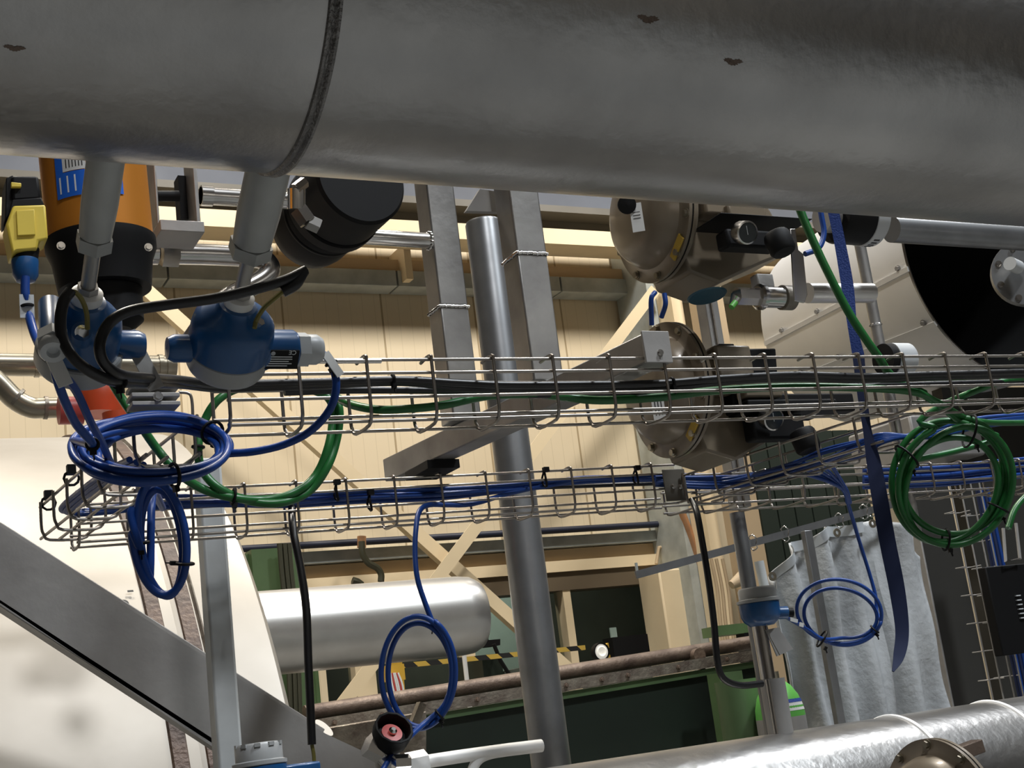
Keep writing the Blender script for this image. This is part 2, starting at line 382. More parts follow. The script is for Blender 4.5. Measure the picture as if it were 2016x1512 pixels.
# pipes and beam low on the wall
def wallpipe(name, label, x0, x1, y0, y1, Y, r, m, cat='pipe'):
    a = PY(x0, y0, Y); b = PY(x1, y1, Y); b.z = a.z
    return tag(MB().cyl(a, b, r, 16).build(name, m), label, cat)
wallpipe('wall_pipe', 'dark blue pipe running along the lower cream wall', 440, 1372, 1083, 1030, 12.8, 0.036, 'navypipe')
a = PY(450, 1107, 12.9); tag(MB().box((a.x, 12.86, a.z-0.07), (PY(1352, 1055, 12.9).x, 12.99, a.z+0.05)).build('cable_duct', 'galv', smooth=False),
    'flat grey trunking under the dark blue wall pipe', 'trunking')
a = PY(700, 1118, 12.95).z
tag(MB().box((PY(590, 1120, 12.95).x, 12.95, a-0.15), (PY(1345, 1075, 12.95).x, 12.995, a+0.05)).build('wall_rail', 'creamdk', smooth=False),
    'tan rail on the wall just above the windows', 'rail')
# drooping hose and bracket
h = thing('hose_stub', 'dark hose curling down from the blue wall pipe', 'hose', PY(712, 1070, 12.7))
MB().tube(pts([(712, 1066), (714, 1090), (725, 1108), (742, 1118), (750, 1130), (750, 1145)], 12.6), 0.035, 8, smooth=6).build('hose', 'olive', h)
MB().cyl(PY(712, 1056, 12.65), PY(712, 1078, 12.65), 0.045).build('valve_body', 'copper', h)
tag(MB().tube(pts([(694, 1143), (704, 1146), (712, 1152)], 12.7), 0.04, 8).build('hose_stub', 'olive'), 'short dark hose stub on the ledge above the white cylinder', 'hose')
# X brace on the wall
def brace(name, label, p, q, Yp, w, m='creamlt'):
    a = PY(p[0], p[1], Yp); b = PY(q[0], q[1], Yp)
    o = MB().beam(a, b, 0.09, w, up=(0, 1, 0)).build(name, m, smooth=False)
    return o
o = MB(); a = PY(1290, 570, 12.15); b = PY(655, 1412, 12.15)
dx = (b-a).normalized(); nn = dx.cross(V(0, 1, 0)).normalized()
o.obox((a+b)/2, nn, V(0, 1, 0), dx, (0.065, 0.006, (b-a).length/2)); o.obox((a+b)/2+nn*0.06+V(0, 0.06, 0), nn, V(0, 1, 0), dx, (0.006, 0.06, (b-a).length/2))
tag(o.build('wall_brace', 'creamlt', smooth=False), 'cream angle brace sloping down to the left, in front of its twin', 'brace')
o = MB(); a = PY(255, 540, 12.35); b = PY(1140, 1335, 12.35); dx = (b-a).normalized(); nn = dx.cross(V(0, 1, 0)).normalized()
o.obox((a+b)/2, nn, V(0, 1, 0), dx, (0.065, 0.006, (b-a).length/2)); o.obox((a+b)/2-nn*0.06+V(0, 0.05, 0), nn, V(0, 1, 0), dx, (0.006, 0.05, (b-a).length/2))
tag(o.build('wall_brace', 'creamlt', smooth=False), 'cream flat brace sloping down to the right behind the tall dark pole', 'brace')
# columns
c = PY(1345, 1200, 12.6)
cb = thing('wall_cabinet', 'tall cream box between the windows and the hall column', 'cabinet', (c.x, 12.6, 1.6))
MB().box((PY(1308, 1200, 12.5).x, 12.5, 1.0), (PY(1388, 1200, 12.5).x, 12.95, PY(1340, 1118, 12.5).z)).build('body', 'creamlt', cb, 0.02)
sx = thing('hall_column', 'beige steel column to the right of the tall cream box', 'column', (PY(1420, 1100, 12).x, 12.5, 0))
MB().box((PY(1386, 1100, 12).x, 12.3, 0), (PY(1442, 1100, 12).x, 12.95, 7.2)).build('web', 'galv', sx, smooth=False)
MB().box((PY(1402, 1100, 12).x, 12.0, 0), (PY(1424, 1100, 12).x, 12.29, 7.2)).build('flange', 'creamlt', sx, smooth=False)
tag(MB().box((PY(1468, 1080, 11.5).x, 11.5, 0), (PY(1506, 1080, 11.5).x, 11.8, 6.5)).build('hall_post', 'creamdk', smooth=False),
    'ochre post left of the dark green cladding', 'post')
dd = MB(); x0, x1 = PY(1508, 1080, 12).x, PY(1810, 1080, 12).x
n = 9
for i in range(n):
    dd.box((x0+(x1-x0)*i/n+0.01, 12.0, 0), (x0+(x1-x0)*(i+1)/n-0.01, 12.08, 4.3))
dd.box((x0, 12.05, 0), (x1, 12.12, 4.3))
struct('door_1', dd, 'darkdoor')
tag(MB().box((PY(1762, 1080, 9).x, 9, 0), (PY(1800, 1080, 9).x, 9.2, 3.55)).build('hall_post', 'creamlt', smooth=False),
    'cream post right of the grey blanket, in front of the dark cladding', 'post')
# junction box, copper tube and little pipes
jb = thing('junction_box', 'small beige junction box with bent conduit under the dark pipe end', 'junction box', PY(1338, 1070, 12.9))
MB().box(PY(1324, 1060, 12.75), PY(1352, 1085, 12.95)).build('body', 'creamlt', jb, 0.01)
MB().tube(pts([(1324, 1073), (1297, 1078), (1292, 1110)], 12.8), 0.02, 8).build('conduit', 'creamdk', jb)
MB().tube(pts([(1352, 1068), (1362, 1070), (1368, 1090)], 12.8), 0.02, 8).build('conduit', 'creamdk', jb)
cable('copper_tube', 'bare copper tube sloping past the black cable', [(1343, 1010, 12.3), (1362, 1060, 12.3), (1378, 1110, 12.3), (1392, 1150, 12.3)], 0.04, 'copper', 'tube')
for px in (1412, 1422, 1434):
    cable('conduit', {1412: 'leftmost', 1422: 'middle', 1434: 'rightmost'}[px]+' thin beige conduit dropping down the hall column', [(px-12, 1100, 11.7), (px, 1160, 11.7), (px+6, 1220, 11.7), (px+14, 1290, 11.7)], 0.018, 'creamdk', 'conduit', 'conduits on the hall column')
mr = thing('green_bracket', 'small green crossbar behind the hanging black cable', 'bracket', PY(1440, 1238, 8))
MB().box(PY(1412, 1232, 8), PY(1480, 1246, 8.1)+V(0, 0.1, 0)).build('bar', 'green', mr)
MB().box(PY(1465, 1246, 8), (PY(1478, 1290, 8.1).x, 8.1, 0.0)).build('leg', 'black', mr)
tag(MB().cyl(PY(1440, 1152, 8), PY(1462, 1138, 8), 0.03, 14, 0.055).build('floodlight', 'creamdk'), 'small khaki cone lamp beside the blue topped sensor', 'lamp')

# ---------------------------------------------------------------- machine hall floor equipment seen through the gap
gm = thing('green_machine', 'long dark green machine bed with a pale rusty upper edge', 'machine', (3.6, 6, 0))
A = PY(600, 1432, 5.6); B = PY(1500, 1287, 5.6)
def along(p, q, t): return p+(q-p)*t
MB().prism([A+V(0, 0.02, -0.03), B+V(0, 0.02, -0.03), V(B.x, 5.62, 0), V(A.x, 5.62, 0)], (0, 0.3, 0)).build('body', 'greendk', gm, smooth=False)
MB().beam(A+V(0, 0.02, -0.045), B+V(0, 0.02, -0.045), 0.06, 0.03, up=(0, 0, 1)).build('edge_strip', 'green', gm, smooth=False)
MB().beam(A+V(0, 0.02, 0.0), B+V(0, 0.02, 0.0), 0.10, 0.05, up=(0, 0, 1)).build('top_plate', 'rustlt', gm, smooth=False)
o = gm
for i, t in enumerate((0.05, 0.14, 0.27, 0.33, 0.52, 0.60, 0.66, 0.78, 0.9)):
    p = along(A, B, t)+V(0, -0.035, 0.0); bolt(p, (0, -1, 0), 0.009, gm, m='rust')
hr = thing('machine_rail', 'rusty brown tube along the top of the green machine', 'rail', (3.6, 5.8, 1.7))
a = PY(600, 1405, 5.75); b = PY(1500, 1262, 5.75)
MB().cyl(a, b, 0.035, 18).build('tube', 'rust', hr)
p = PY(1378, 1290, 5.68); MB().cyl(p, p+V(0, 0.1, 0), 0.035, 20).build('end_cap', 'rust', hr)
MB().beam(PY(1380, 1300, 5.67), PY(1383, 1326, 5.67), 0.02, 0.03).build('stand', 'rustlt', hr)
tb = thing('machine_box', 'khaki sheet metal box below the rusty tube', 'box', PY(700, 1480, 5.3))
MB().prism([PY(600, 1440, 5.3), PY(840, 1400, 5.3), PY(840, 1600, 5.3), PY(600, 1600, 5.3)], (0, 0.25, 0)).build('body', 'rustlt', tb, 0.005)
p = PY(632, 1440, 5.27); MB().lathe([(0.035, 0), (0.045, 0), (0.045, 0.02), (0.035, 0.02)], p, (0.5, -0.5, 0.6)).build('ring', 'whiteplast', tb)
tag(MB().box(PY(1415, 1325, 5.3), PY(1480, 1600, 5.4)).build('machine_guard', 'green', smooth=False), 'mid green upright panel beside the grey gas cylinder', 'panel')
# green column behind the white pipe
gc = thing('green_column', 'mid green machine column behind the white insulated pipe', 'column', (1.5, 6.0, 0))
x0 = PY(495, 1090, 6).x; x1 = PY(590, 1072, 6).x; zt = PY(560, 1078, 6).z
MB().box((x0, 6, 0), (x1, 6.5, zt)).build('body', 'green', gc, smooth=False)
MB().prism([PY(458, 1105, 6.05), PY(500, 1085, 6.05), PY(506, 1115, 6.05), PY(470, 1130, 6.05)], (0, 0.4, 0)).build('hood', 'green', gc, smooth=False)
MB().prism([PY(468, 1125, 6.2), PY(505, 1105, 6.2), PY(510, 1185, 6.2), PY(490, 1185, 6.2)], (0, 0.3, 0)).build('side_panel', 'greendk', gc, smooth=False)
for px in (556, 566, 575):
    MB().tube(pts([(px-6, 1070), (px-2, 1120), (px+6, 1200), (px+12, 1300), (px+16, 1410)], 5.93), 0.012, 8, smooth=4).build('hose', 'olive', gc)
for px in (620, 628):
    q = PY(px, 1400, 9); tag(MB().cyl((q.x, 9, 0.0), (q.x, 9, 2.5), 0.02, 10).build('thin_post', 'green'), ('left' if px == 620 else 'right')+' one of two thin green uprights beside the black hanging cable', 'post', 'thin green uprights')
# barrier and things behind the windows (between wall and machine)
bar = thing('barrier_bar', 'black and yellow striped barrier bar crossing in front of the windows', 'barrier', PY(960, 1300, 10.5))
a = PY(778, 1312, 10.5); b = PY(1150, 1275, 10.5)
MB().beam(a, b, 0.045, 0.04, up=(0, 0, 1)).build('bar', 'stripe', bar, smooth=False)
q = PY(778, 1312, 10.5); MB().box((q.x-0.045, 10.45, q.z-0.2), (q.x+0.045, 10.57, q.z+0.05)).build('post_cap', 'warn', bar, smooth=False); MB().box((q.x-0.03, 10.47, 0), (q.x+0.03, 10.55, q.z-0.2)).build('post', 'interior', bar, smooth=False)
sp = thing('work_light', 'round white work lamp glowing by the dark window', 'lamp', PY(1184, 1283, 10.3))
q = PY(1184, 1283, 10.3)
M['glow'] = mat('lit lamp face', (0.9, 0.88, 0.8)); nb = M['glow'].node_tree.nodes['Principled BSDF']
nb.inputs['Emission Color'].default_value = (1, 0.95, 0.85, 1); nb.inputs['Emission Strength'].default_value = 0.8
MB().lathe([(0.0, 0), (0.04, -0.015), (0.066, 0)], q, (0, 1, 0), 28).build('lens', 'glow', sp)
MB().lathe([(0.068, -0.012), (0.078, -0.012), (0.078, 0.05), (0.04, 0.12), (0.0, 0.13)], q, (0, 1, 0), 28, cap=False).build('housing', 'black', sp)
MB().lathe([(0.03, 0), (0.075, 0.0), (0.075, 0.02), (0.03, 0.02)], q+V(0.15, 0.15, 0.0), (0.6, -0.8, 0), 24, a0=0, a1=PI).build('bracket', 'warn', sp)
q = PY(1184, 1310, 10.35); MB().box((q.x-0.05, 10.32, 0.9), (q.x+0.05, 10.42, q.z+0.05)).build('stand', 'black', sp, smooth=False)
fl = thing('floor_machine', 'dark workshop machine standing behind the window glass', 'machine', PY(1000, 1330, 11.5))
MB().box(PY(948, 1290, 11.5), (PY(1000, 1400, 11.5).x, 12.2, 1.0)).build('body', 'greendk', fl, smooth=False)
MB().prism(pts([(935, 1232), (958, 1228), (962, 1260), (985, 1258), (985, 1270), (940, 1275)], 11.4), (0, 0.2, 0)).build('head', 'black', fl, smooth=False)
MB().tube(pts([(972, 1268), (985, 1300), (1010, 1340)], 11.35), 0.02, 8).build('arm', 'black', fl)
MB().prism(pts([(1010, 1318), (1036, 1312), (1042, 1350), (1005, 1352)], 11.3), (0, 0.3, 0)).build('guard', 'interior', fl, smooth=False)
tag(MB().box(PY(1205, 1255, 12.2), PY(1262, 1300, 12.4)).build('equipment_box', 'black', smooth=False), 'black box shape low in the dark window beside the work lamp', 'box')
tag(MB().box(PY(1201, 1236, WY+0.07), PY(1216, 1256, WY+0.07)+V(0, 0.02, 0)).build('notice', 'teal', smooth=False), 'small pale notice showing in the dark window', 'sign')
q = PY(912, 1300, 9.5); tag(MB().cyl((PY(921, 1355, 9.5).x, 9.5, 1.2), (PY(921, 1355, 9.5).x, 9.5, PY(909, 1278, 9.5).z), 0.018, 10).build('thin_post', 'whiteplast'), 'thin pale green-white upright seen right of the blue cable loop', 'post')
wr = thing('wire_bundle', 'bundle of thin grey and red wires seen through the blue cable loop', 'wires', PY(785, 1360, 7))
for i in range(6):
    MB().tube(pts([(768+i*3, 1325), (772+i*4, 1350), (780+i*3, 1380)], 7), 0.008, 6, smooth=4).build('wire', 'redknob' if i % 3 == 1 else 'whiteplast', wr)
MB().box(PY(762, 1310, 7.02), PY(788, 1340, 7.1)).build('clamp', 'warn', wr)
tag(MB().cyl(PY(836, 1362, 6.2), V(PY(836, 1362, 6.2).x, 6.2, 0), 0.042, 20).build('pipe_stub', 'bright'), 'short bright pipe stub rising inside the blue cable loop', 'pipe')

# ---------------------------------------------------------------- big tank at left
TY, TZ, TR, TX = 4.81, 0.926, 1.75, 0.985
tk = thing('storage_tank', 'huge pale steel tank filling the lower left corner', 'tank', (TX-3, TY, 0))
MB().lathe([(TR, -4.5), (TR, 0.0)], (TX-0.22, TY, TZ), (1, 0, 0), 160, cap=False).build('shell', 'tank', tk)
MB().lathe([(TR, -0.22), (TR+0.004, -0.20), (TR+0.004, 0.0), (TR-0.03, 0.02), (0.0, 0.02)], (TX, TY, TZ), (1, 0, 0), 160, cap=False).build('end_cover', 'tank', tk)
MB().lathe([(TR+0.004, -0.006), (TR+0.012, 0), (TR+0.004, 0.006)], (TX-0.16, TY, TZ), (1, 0, 0), 160, cap=False).build('seam_bead', 'rustlt', tk)
for (px, py, ww) in ((293, 1170, 0.016), (364, 1200, 0.017)):
    h_ = on_cylinder(px, py, TY, TZ, TR)
    MB().lathe([(TR+0.0, -ww*1.25), (TR+0.008, -ww), (TR+0.008, ww), (TR+0.0, ww*1.25)], (h_.x, TY, TZ), (1, 0, 0), 160, cap=False).build('weld_band', 'weldband', tk)
for k in (-1, 1):
    MB().cyl((TX-1.5, TY+k*0.9, 0.0), (TX-1.5, TY+k*0.9, 0.6), 0.1).build('leg', 'plate', tk)
q = on_cylinder(262, 1183, TY, TZ, TR)
nrm = (q-V(q.x, TY, TZ)).normalized()
text('60.', 0.06, q+nrm*0.006+V(-0.01, 0, 0), (-1, 0, 0), V(-1, 0, 0).cross(nrm)*-1 if False else nrm.cross(V(-1, 0, 0)), 'ink', tk, 'paint_mark')
text('-', 0.06, on_cylinder(262, 1160, TY, TZ, TR)+nrm*0.008, (-1, 0, 0), nrm.cross(V(-1, 0, 0)), 'ink', tk, 'paint_mark')
# white insulated pipe leaving the tank
wp = thing('insulated_pipe', 'thick bright aluminium clad pipe stub ending in mid air behind the cable tray', 'pipe', (1.9, 4.95, 1.99))
zc = 0.5*(PY(700, 1166, 4.9).z+PY(700, 1318, 4.9).z)+0.02; xe = PY(926, 1230, 4.9).x
MB().lathe([(0.155, 0), (0.155, xe-TX-0.08), (0.15, xe-TX-0.03), (0.135, xe-TX), (0.0, xe-TX)], (TX+0.03, 4.9, zc), (1, 0, 0), 64).build('cladding', 'jacket', wp)
# orange-red valve with khaki pipes, far left
ov = thing('orange_valve', 'orange-red plastic valve hood under the left blue transmitter', 'valve', PY(200, 790, 2.9))
q = PY(200, 790, 2.9)
MB().lathe([(0.046, -0.03), (0.05, 0.0), (0.046, 0.035), (0.035, 0.047), (0, 0.047)], q, V(0.05, 0, 1), 32).build('hood', 'orangep', ov)
MB().cyl(q+V(-0.03, 0, 0.045), q+V(-0.03, 0, 0.11), 0.022).build('stem', 'dull', ov)
MB().cyl(q+V(-0.09, 0, -0.02), q+V(-0.04, 0, -0.02), 0.03).build('body', 'redknob', ov)
MB().lathe([(0.028, 0), (0.030, 0.04), (0, 0.042)], PY(232, 850, 2.8), (0, 0, 1), 24).build('plug', 'orangep', ov)
kp = thing('khaki_pipe', 'bent khaki steel pipe entering from the left edge', 'pipe', PY(60, 790, 3.0))
MB().tube(pts([(-60, 715), (-10, 748), (28, 785), (60, 802), (90, 803), (160, 801)], 3.0), 0.023, 20, smooth=8).build('bend', 'dull', kp)
for (x, y, ax) in ((33, 785, (0.7, 0, -0.55)), (90, 803, (1, 0, -0.05))):
    q = PY(x, y, 3.0); MB().cyl(q-Vector(ax)*0.004, q+Vector(ax)*0.004, 0.0255).build('weld_bead', 'rustlt', kp)
kp2 = thing('khaki_pipe', 'straight khaki steel pipe behind the two blue transmitters', 'pipe', PY(120, 720, 3.2))
a = PY(-80, 717, 3.1); b = PY(345, 722, 3.1)
MB().cyl(a, b, 0.026).build('tube', 'dull', kp2)
for px in (72, 315, 330):
    q = PY(px, 720, 3.1); q.z = a.z+(b.z-a.z)*(q.x-a.x)/(b.x-a.x); MB().cyl(q-V(0.005, 0, 0), q+V(0.005, 0, 0), 0.029).build('weld_bead', 'dull', kp2)

# ================================================================ POLES, POSTS, ARM, CHANNEL
def pole(name, label, px, py, Y, z0, z1, r, m, n=40, sq=False, sides=None):
    q = PY(px, py, Y)
    if sq: o = MB().box((q.x-r, Y-r, z0), (q.x+r, Y+r, z1)).build(name, m, bevel=0.004)
    else: o = MB().cyl((q.x, Y, z0), (q.x, Y, z1), r, n).build(name, m)
    return tag(o, label, 'pole')
q = PY(1018, 970, 2.9)
mp = thing('support_pole', 'tall dark round steel pole right of the picture centre, capped on top', 'pole', (q.x, 2.9, 0))
MB().lathe([(0.047, 0), (0.047, PY(958, 440, 2.9).z-0.004), (0.044, PY(958, 438, 2.9).z), (0, PY(958, 438, 2.9).z)], (q.x, 2.9, 0), (0, 0, 1), 48).build('tube', 'darkpole', mp)
q = PY(425, 1150, 2.62)
tag(MB().box((q.x-0.024, 2.6, 0), (q.x+0.024, 2.648, 2.16)).build('support_pole', 'greypaint', bevel=0.006), 'light grey square pole in front of the big tank', 'pole')
# channel
ch = MB(); Yc = 2.85
o_ = [(-40, 1010), (640, 1444), (765, 1502), (810, 1530), (700, 1640), (430, 1478), (-40, 1160)]
ch.prism(pts(o_, Yc), (0, 0.012, 0))
a = PY(-40, 1160, Yc); b = PY(640, 1603, Yc); d = (b-a).normalized(); nn = d.cross(V(0, 1, 0)).normalized()
cc = thing('steel_channel', 'heavy grey steel channel sloping down across the tank', 'beam', PY(300, 1300, Yc))
ch.build('web', 'plate', cc, smooth=False)
MB().obox((a+b)/2+V(0, 0.036, 0), V(0, 1, 0), nn, d, (0.036, 0.006, (b-a).length/2)).build('lower_flange', 'plate', cc, 0.002)
a2 = PY(-40, 1010, Yc); b2 = PY(640, 1444, Yc); d = (b2-a2).normalized(); nn = d.cross(V(0, 1, 0)).normalized()
MB().obox((a2+b2)/2+V(0, 0.046, 0.0)+nn*0.006, V(0, 1, 0), nn, d, (0.03, 0.005, (b2-a2).length/2)).build('upper_flange', 'plate', cc, 0.002)
# horizontal box arm above the trays (its skew is that of the trays)
A0 = V(1.078, 2.62, 2.125); A1 = V(1.172, 1.712, 2.125)
arm = thing('tray_hanger', 'horizontal box section arm the two wire trays hang from', 'bracket', (A0+A1)/2)
MB().beam(A0, A1, 0.05, 0.048, up=(0, 0, 1)).build('box_section', 'steel', arm, 0.003)
mt = A1+V(0.004, -0.002, 0)
MB().box((mt.x-0.034, mt.y-0.006, mt.z-0.026), (mt.x+0.016, mt.y-0.001, mt.z+0.026)).build('end_plate', 'plate', arm, 0.001)
bolt(V(mt.x-0.006, mt.y-0.006, mt.z-0.01), (0, -1, 0), 0.004, arm)
MB().box((1.06, 2.40, 2.082), (1.13, 2.52, 2.100)).build('tray_clip', 'black', arm, 0.001)
def sqpost(label, px, py, Y, z0, z1, zw):
    q = PY(px, py, Y); h = 0.03
    t = thing('square_post', label, 'post', (q.x, Y, z0))
    MB().box((q.x-h, Y-h, z0), (q.x+h, Y+h, zw-0.002)).build('lower_section', 'steel', t, 0.003)
    MB().box((q.x-h, Y-h, zw+0.002), (q.x+h, Y+h, z1)).build('upper_section', 'steel', t, 0.003)
    mb = MB()
    for k in range(60):
        u = k/60*8*h; e = int(u/(2*h)); f = u-e*2*h-h
        c = [(f, -h), (h, f), (-f, h), (-h, -f)][e]
        mb.ball(V(q.x+c[0], Y+c[1], zw+random.uniform(-0.0012, 0.0012)), 0.0034, 6)
    mb.build('weld_bead', 'chrome', t)
    return t
sqpost('square steel post left of the round dark pole', 893, 700, 2.30, 2.149, 3.4, PY(893, 612, 2.30).z)
sqpost('square steel post right of the round dark pole, bright above its weld', 1045, 600, 2.02, 2.149, 3.4, PY(1035, 510, 2.02).z)
gp = MB().prism(pts([(918, 415), (945, 372), (1000, 380), (1012, 418)], 2.07), (0, 0.012, 0)).build('gusset_plate', 'plate', smooth=False)
tag(gp, 'grey gusset plate between the two square posts at the top', 'plate')

# ================================================================ THE BIG DUCT AND ITS SENSOR NOZZLES
DY, DZ, DR = 1.2, 2.348, 0.185; NZ = 2.297   # NZ: height the nozzle axes start from
du = thing('steel_duct', 'large dull stainless duct crossing the top of the picture', 'duct', (0.8, DY, DZ))
s_ = on_cylinder(629, 190, DY, DZ, DR)
MB().lathe([(DR, 0), (DR, s_.x-0.005+3.0)], (-3.0, DY, DZ), (1, 0, 0), 160, cap=False).build('left_section', 'duct', du)
MB().lathe([(DR, 0), (DR, 5.0)], (s_.x+0.005, DY, DZ), (1, 0, 0), 160, cap=False).build('right_section', 'duct', du)
pr = [(DR-0.002, -0.008), (DR+0.003, -0.006), (DR+0.0035, -0.004), (DR+0.001, 0), (DR+0.004, 0.003), (DR+0.003, 0.006), (DR-0.002, 0.008)]
MB().lathe(pr, (s_.x, DY, DZ), (1, 0, 0), 160, cap=False).build('weld_seam', 'duct_weld', du)
for (px, py, rr) in ((1275, 38, 0.006), (1443, 122, 0.0055), (28, 95, 0.004)):
    q = on_cylinder(px, py, DY, DZ, DR); nq = (q-V(q.x, DY, DZ)).normalized(); t1 = V(1, 0, 0); t2 = nq.cross(t1)
    mb = MB()
    for k in range(3):
        o2 = q+t1*(k-1)*rr*1.1+t2*(0.25*rr*(-1)**k); n_ = 18
        ring = [o2+(t1*math.cos(a*2*PI/n_)*1.1+t2*math.sin(a*2*PI/n_)*0.42)*rr*(1+0.18*math.sin(3*a+k)+random.uniform(-.08, .08)) for a in range(n_)]
        ring = [V(r_.x, DY, DZ)+(r_-V(r_.x, DY, DZ)).normalized()*(DR+0.0003+k*0.0001) for r_ in ring]
        mb.add(ring, [tuple(range(n_))])
    mb.build('scuff_mark', 'rust', du, smooth=False)
TA = math.radians(56); ND = V(0, math.sin(TA), -math.cos(TA))
def DP(x, s): return V(x, DY, NZ)+ND*s
for nx, nr_ in ((0.262, 0.0195), (0.436, 0.0245)):
    MB().lathe([(nr_, 0.13), (nr_, 0.215), (nr_*0.96, 0.232), (nr_*0.9, 0.255), (0.013, 0.255)], DP(nx, 0), ND, 40).build('nozzle', 'nozzle', du); nz_ = LAST[0]
    MB().lathe([(nr_*1.04, 0.256), (nr_*1.04, 0.272), (0.010, 0.272)], DP(nx, 0), ND, 6).build('nozzle_nut', 'nozzle', nz_)

# ================================================================ BLUE TRANSMITTERS
W_ = V(1, 0, 0).cross(ND)                     # perpendicular to the nozzle, up and away from the camera
def transmitter(label, nx, s0, armdir, aoff=V(0, 0, 0), b0=0.028, b1=0.084, ar=0.0245, lug=True, hr=0.050):
    a = armdir.normalized(); b = ND.cross(a)
    t = thing('temperature_transmitter', label, 'transmitter', DP(nx, s0))
    C0 = DP(nx, s0)
    MB().cyl(DP(nx, 0.273), DP(nx, s0-0.005), 0.0085, 20).build('rod', 'steel', t)
    MB().hexn(DP(nx, s0-0.018), DP(nx, s0+0.002), 0.012).build('rod_nut', 'steel', t)
    MB().lathe([(0.012, -0.010), (0.0175, -0.008), (0.0175, 0.006), (0.014, 0.010)], C0, ND, 32).build('collar', 'whiteplast', t)
    MB().lathe([(0.016, 0.002), (0.022, 0.004), (0.026, 0.012), (hr*0.80, 0.019), (hr*0.96, 0.028), (hr, 0.040), (hr, 0.069), (0.0, 0.069)], C0, ND, 56).build('housing', 'bluepaint', t)
    MB().lathe([(0.047, 0.070), (0.049, 0.072), (0.049, 0.091), (0.046, 0.097), (0.0, 0.098)], C0, ND, 56).build('cap', 'capgrey', t, label='grey screw cap')
    ac = C0+ND*0.071+aoff
    if not lug: return t, ac, a, ac
    MB().lathe([(0.0, b0-0.02), (ar*1.45, b0-0.02), (ar*1.4, b0), (ar*1.15, b0+0.014), (ar, b0+0.022), (ar, b1-0.004), (ar*0.9, b1), (0, b1)], ac, a, 36).build('gland_boss', 'bluepaint', t)
    if lug: MB().lathe([(0.0, -0.008), (0.013, -0.006), (0.017, 0.002), (0.017, 0.03), (0, 0.03)], ac-a*0.068, a, 28).build('lug', 'bluepaint', t)
    MB().hexn(ac+a*(b1+0.001), ac+a*(b1+0.015), ar*0.9).build('gland_nut', 'nylon', t, label='light grey hexagon nut'); gn_ = LAST[0]
    MB().lathe([(ar*0.78, 0.0), (ar*0.78, 0.012), (ar*0.6, 0.019), (0.006, 0.020)], ac+a*(b1+0.015), a, 24).build('gland_cap', 'nylon', gn_)
    return t, ac+a*(b1+0.035), a, ac
t2, g2, a2_, ac2 = transmitter('blue temperature transmitter with a black nameplate, right one of the pair', 0.436, 0.342, V(1, 0, 0))
for tt_, px_, py_, yy_ in ((t2, 503, 642, 1.490), ):
    bolt(PY(px_, py_, yy_), V(0.3, -0.8, 0.2), 0.0055, tt_, 'earth_screw', 'chrome', h=0.009)
# nameplate on the lower camera side of the right transmitter's arm
vw = (CAM-ac2).normalized(); pn = (vw-vw.x*V(1, 0, 0)); pn = (pn+V(0, 0, -0.55)).normalized()
up_ = pn.cross(V(1, 0, 0)).normalized()
if up_.z < 0: up_ = -up_
npc = ac2+V(0.054, 0, 0)+pn*0.0250
MB().obox(npc-up_*0.002, V(1, 0, 0), up_, pn, (0.027, 0.0125, 0.001)).build('nameplate', 'black', t2, label='black nameplate'); npl = LAST[0]
for k in range(5):
    MB().obox(npc+pn*0.0012+V(random.uniform(-0.004, 0), 0, 0)+up_*(0.002-k*0.003), V(1, 0, 0), up_, pn, (0.019+random.uniform(-0.006, 0.002), 0.0006, 0.0002)).build('print_line', 'inkwhite', npl, smooth=False)
text('CE', 0.008, npc+pn*0.0012+V(0.023, 0, 0)+up_*0.0105, V(-1, 0, 0), -up_, 'inkwhite', npl, 'print', 0.0001)
MB().lathe([(0.0, 0), (0.0028, 0)], npc+pn*0.0013+V(-0.006, 0, 0)+up_*0.0065, pn, 16).build('print_dot', 'inkwhite', npl, smooth=False)
t1, g1, a1_, ac1 = transmitter('blue temperature transmitter whose cable gland points at the camera, left one of the pair', 0.262, 0.342, -W_-ND*0.15, lug=False, hr=0.044)
pa_ = PY(99, 597, 1.475); pb_ = PY(103, 662, 1.435); ad_ = (pb_-pa_).normalized(); al_ = (pb_-pa_).length
MB().lathe([(0, 0), (0.011, 0), (0.0132, 0.003), (0.0132, al_)], pa_, ad_, 32).build('gland_boss', 'bluepaint', t1)
MB().hexn(pb_, pb_+ad_*0.016, 0.0175).build('gland_nut', 'nylon', t1, label='light grey hexagon nut'); gn_ = LAST[0]
MB().lathe([(0.0150, 0.0), (0.0155, 0.010), (0.013, 0.014), (0.007, 0.014), (0.006, 0.008), (0, 0.008)], pb_+ad_*0.0165, ad_, 28).build('gland_cap', 'nylon', gn_)
MB().cyl(ac1-V(0.02, 0, 0)+W_*0.01, pa_+ad_*0.02, 0.012).build('arm_root', 'bluepaint', t1)
ac1 = ac1-V(0.03, 0, 0)
MB().cyl(PY(161, 668, 1.485), PY(161, 652, 1.452), 0.011).build('earth_boss', 'bluepaint', t1)
bolt(PY(161, 654, 1.455), V(0, -0.9, -0.3), 0.006, t1, 'earth_screw', 'chrome', h=0.010)
MB().lathe([(0.0, -0.008), (0.013, -0.006), (0.017, 0.002), (0.017, 0.03), (0, 0.03)], ac1+V(0.030+0.068, 0, 0.004), V(-1, 0, 0), 28).build('lug', 'bluepaint', t1)
MB().beam(ac1+V(0.085, 0, 0.02), ac1+V(0.115, 0.0, -0.05), 0.020, 0.002, up=(0, -1, 0.4)).build('hinge_strap', 'plate', t1)

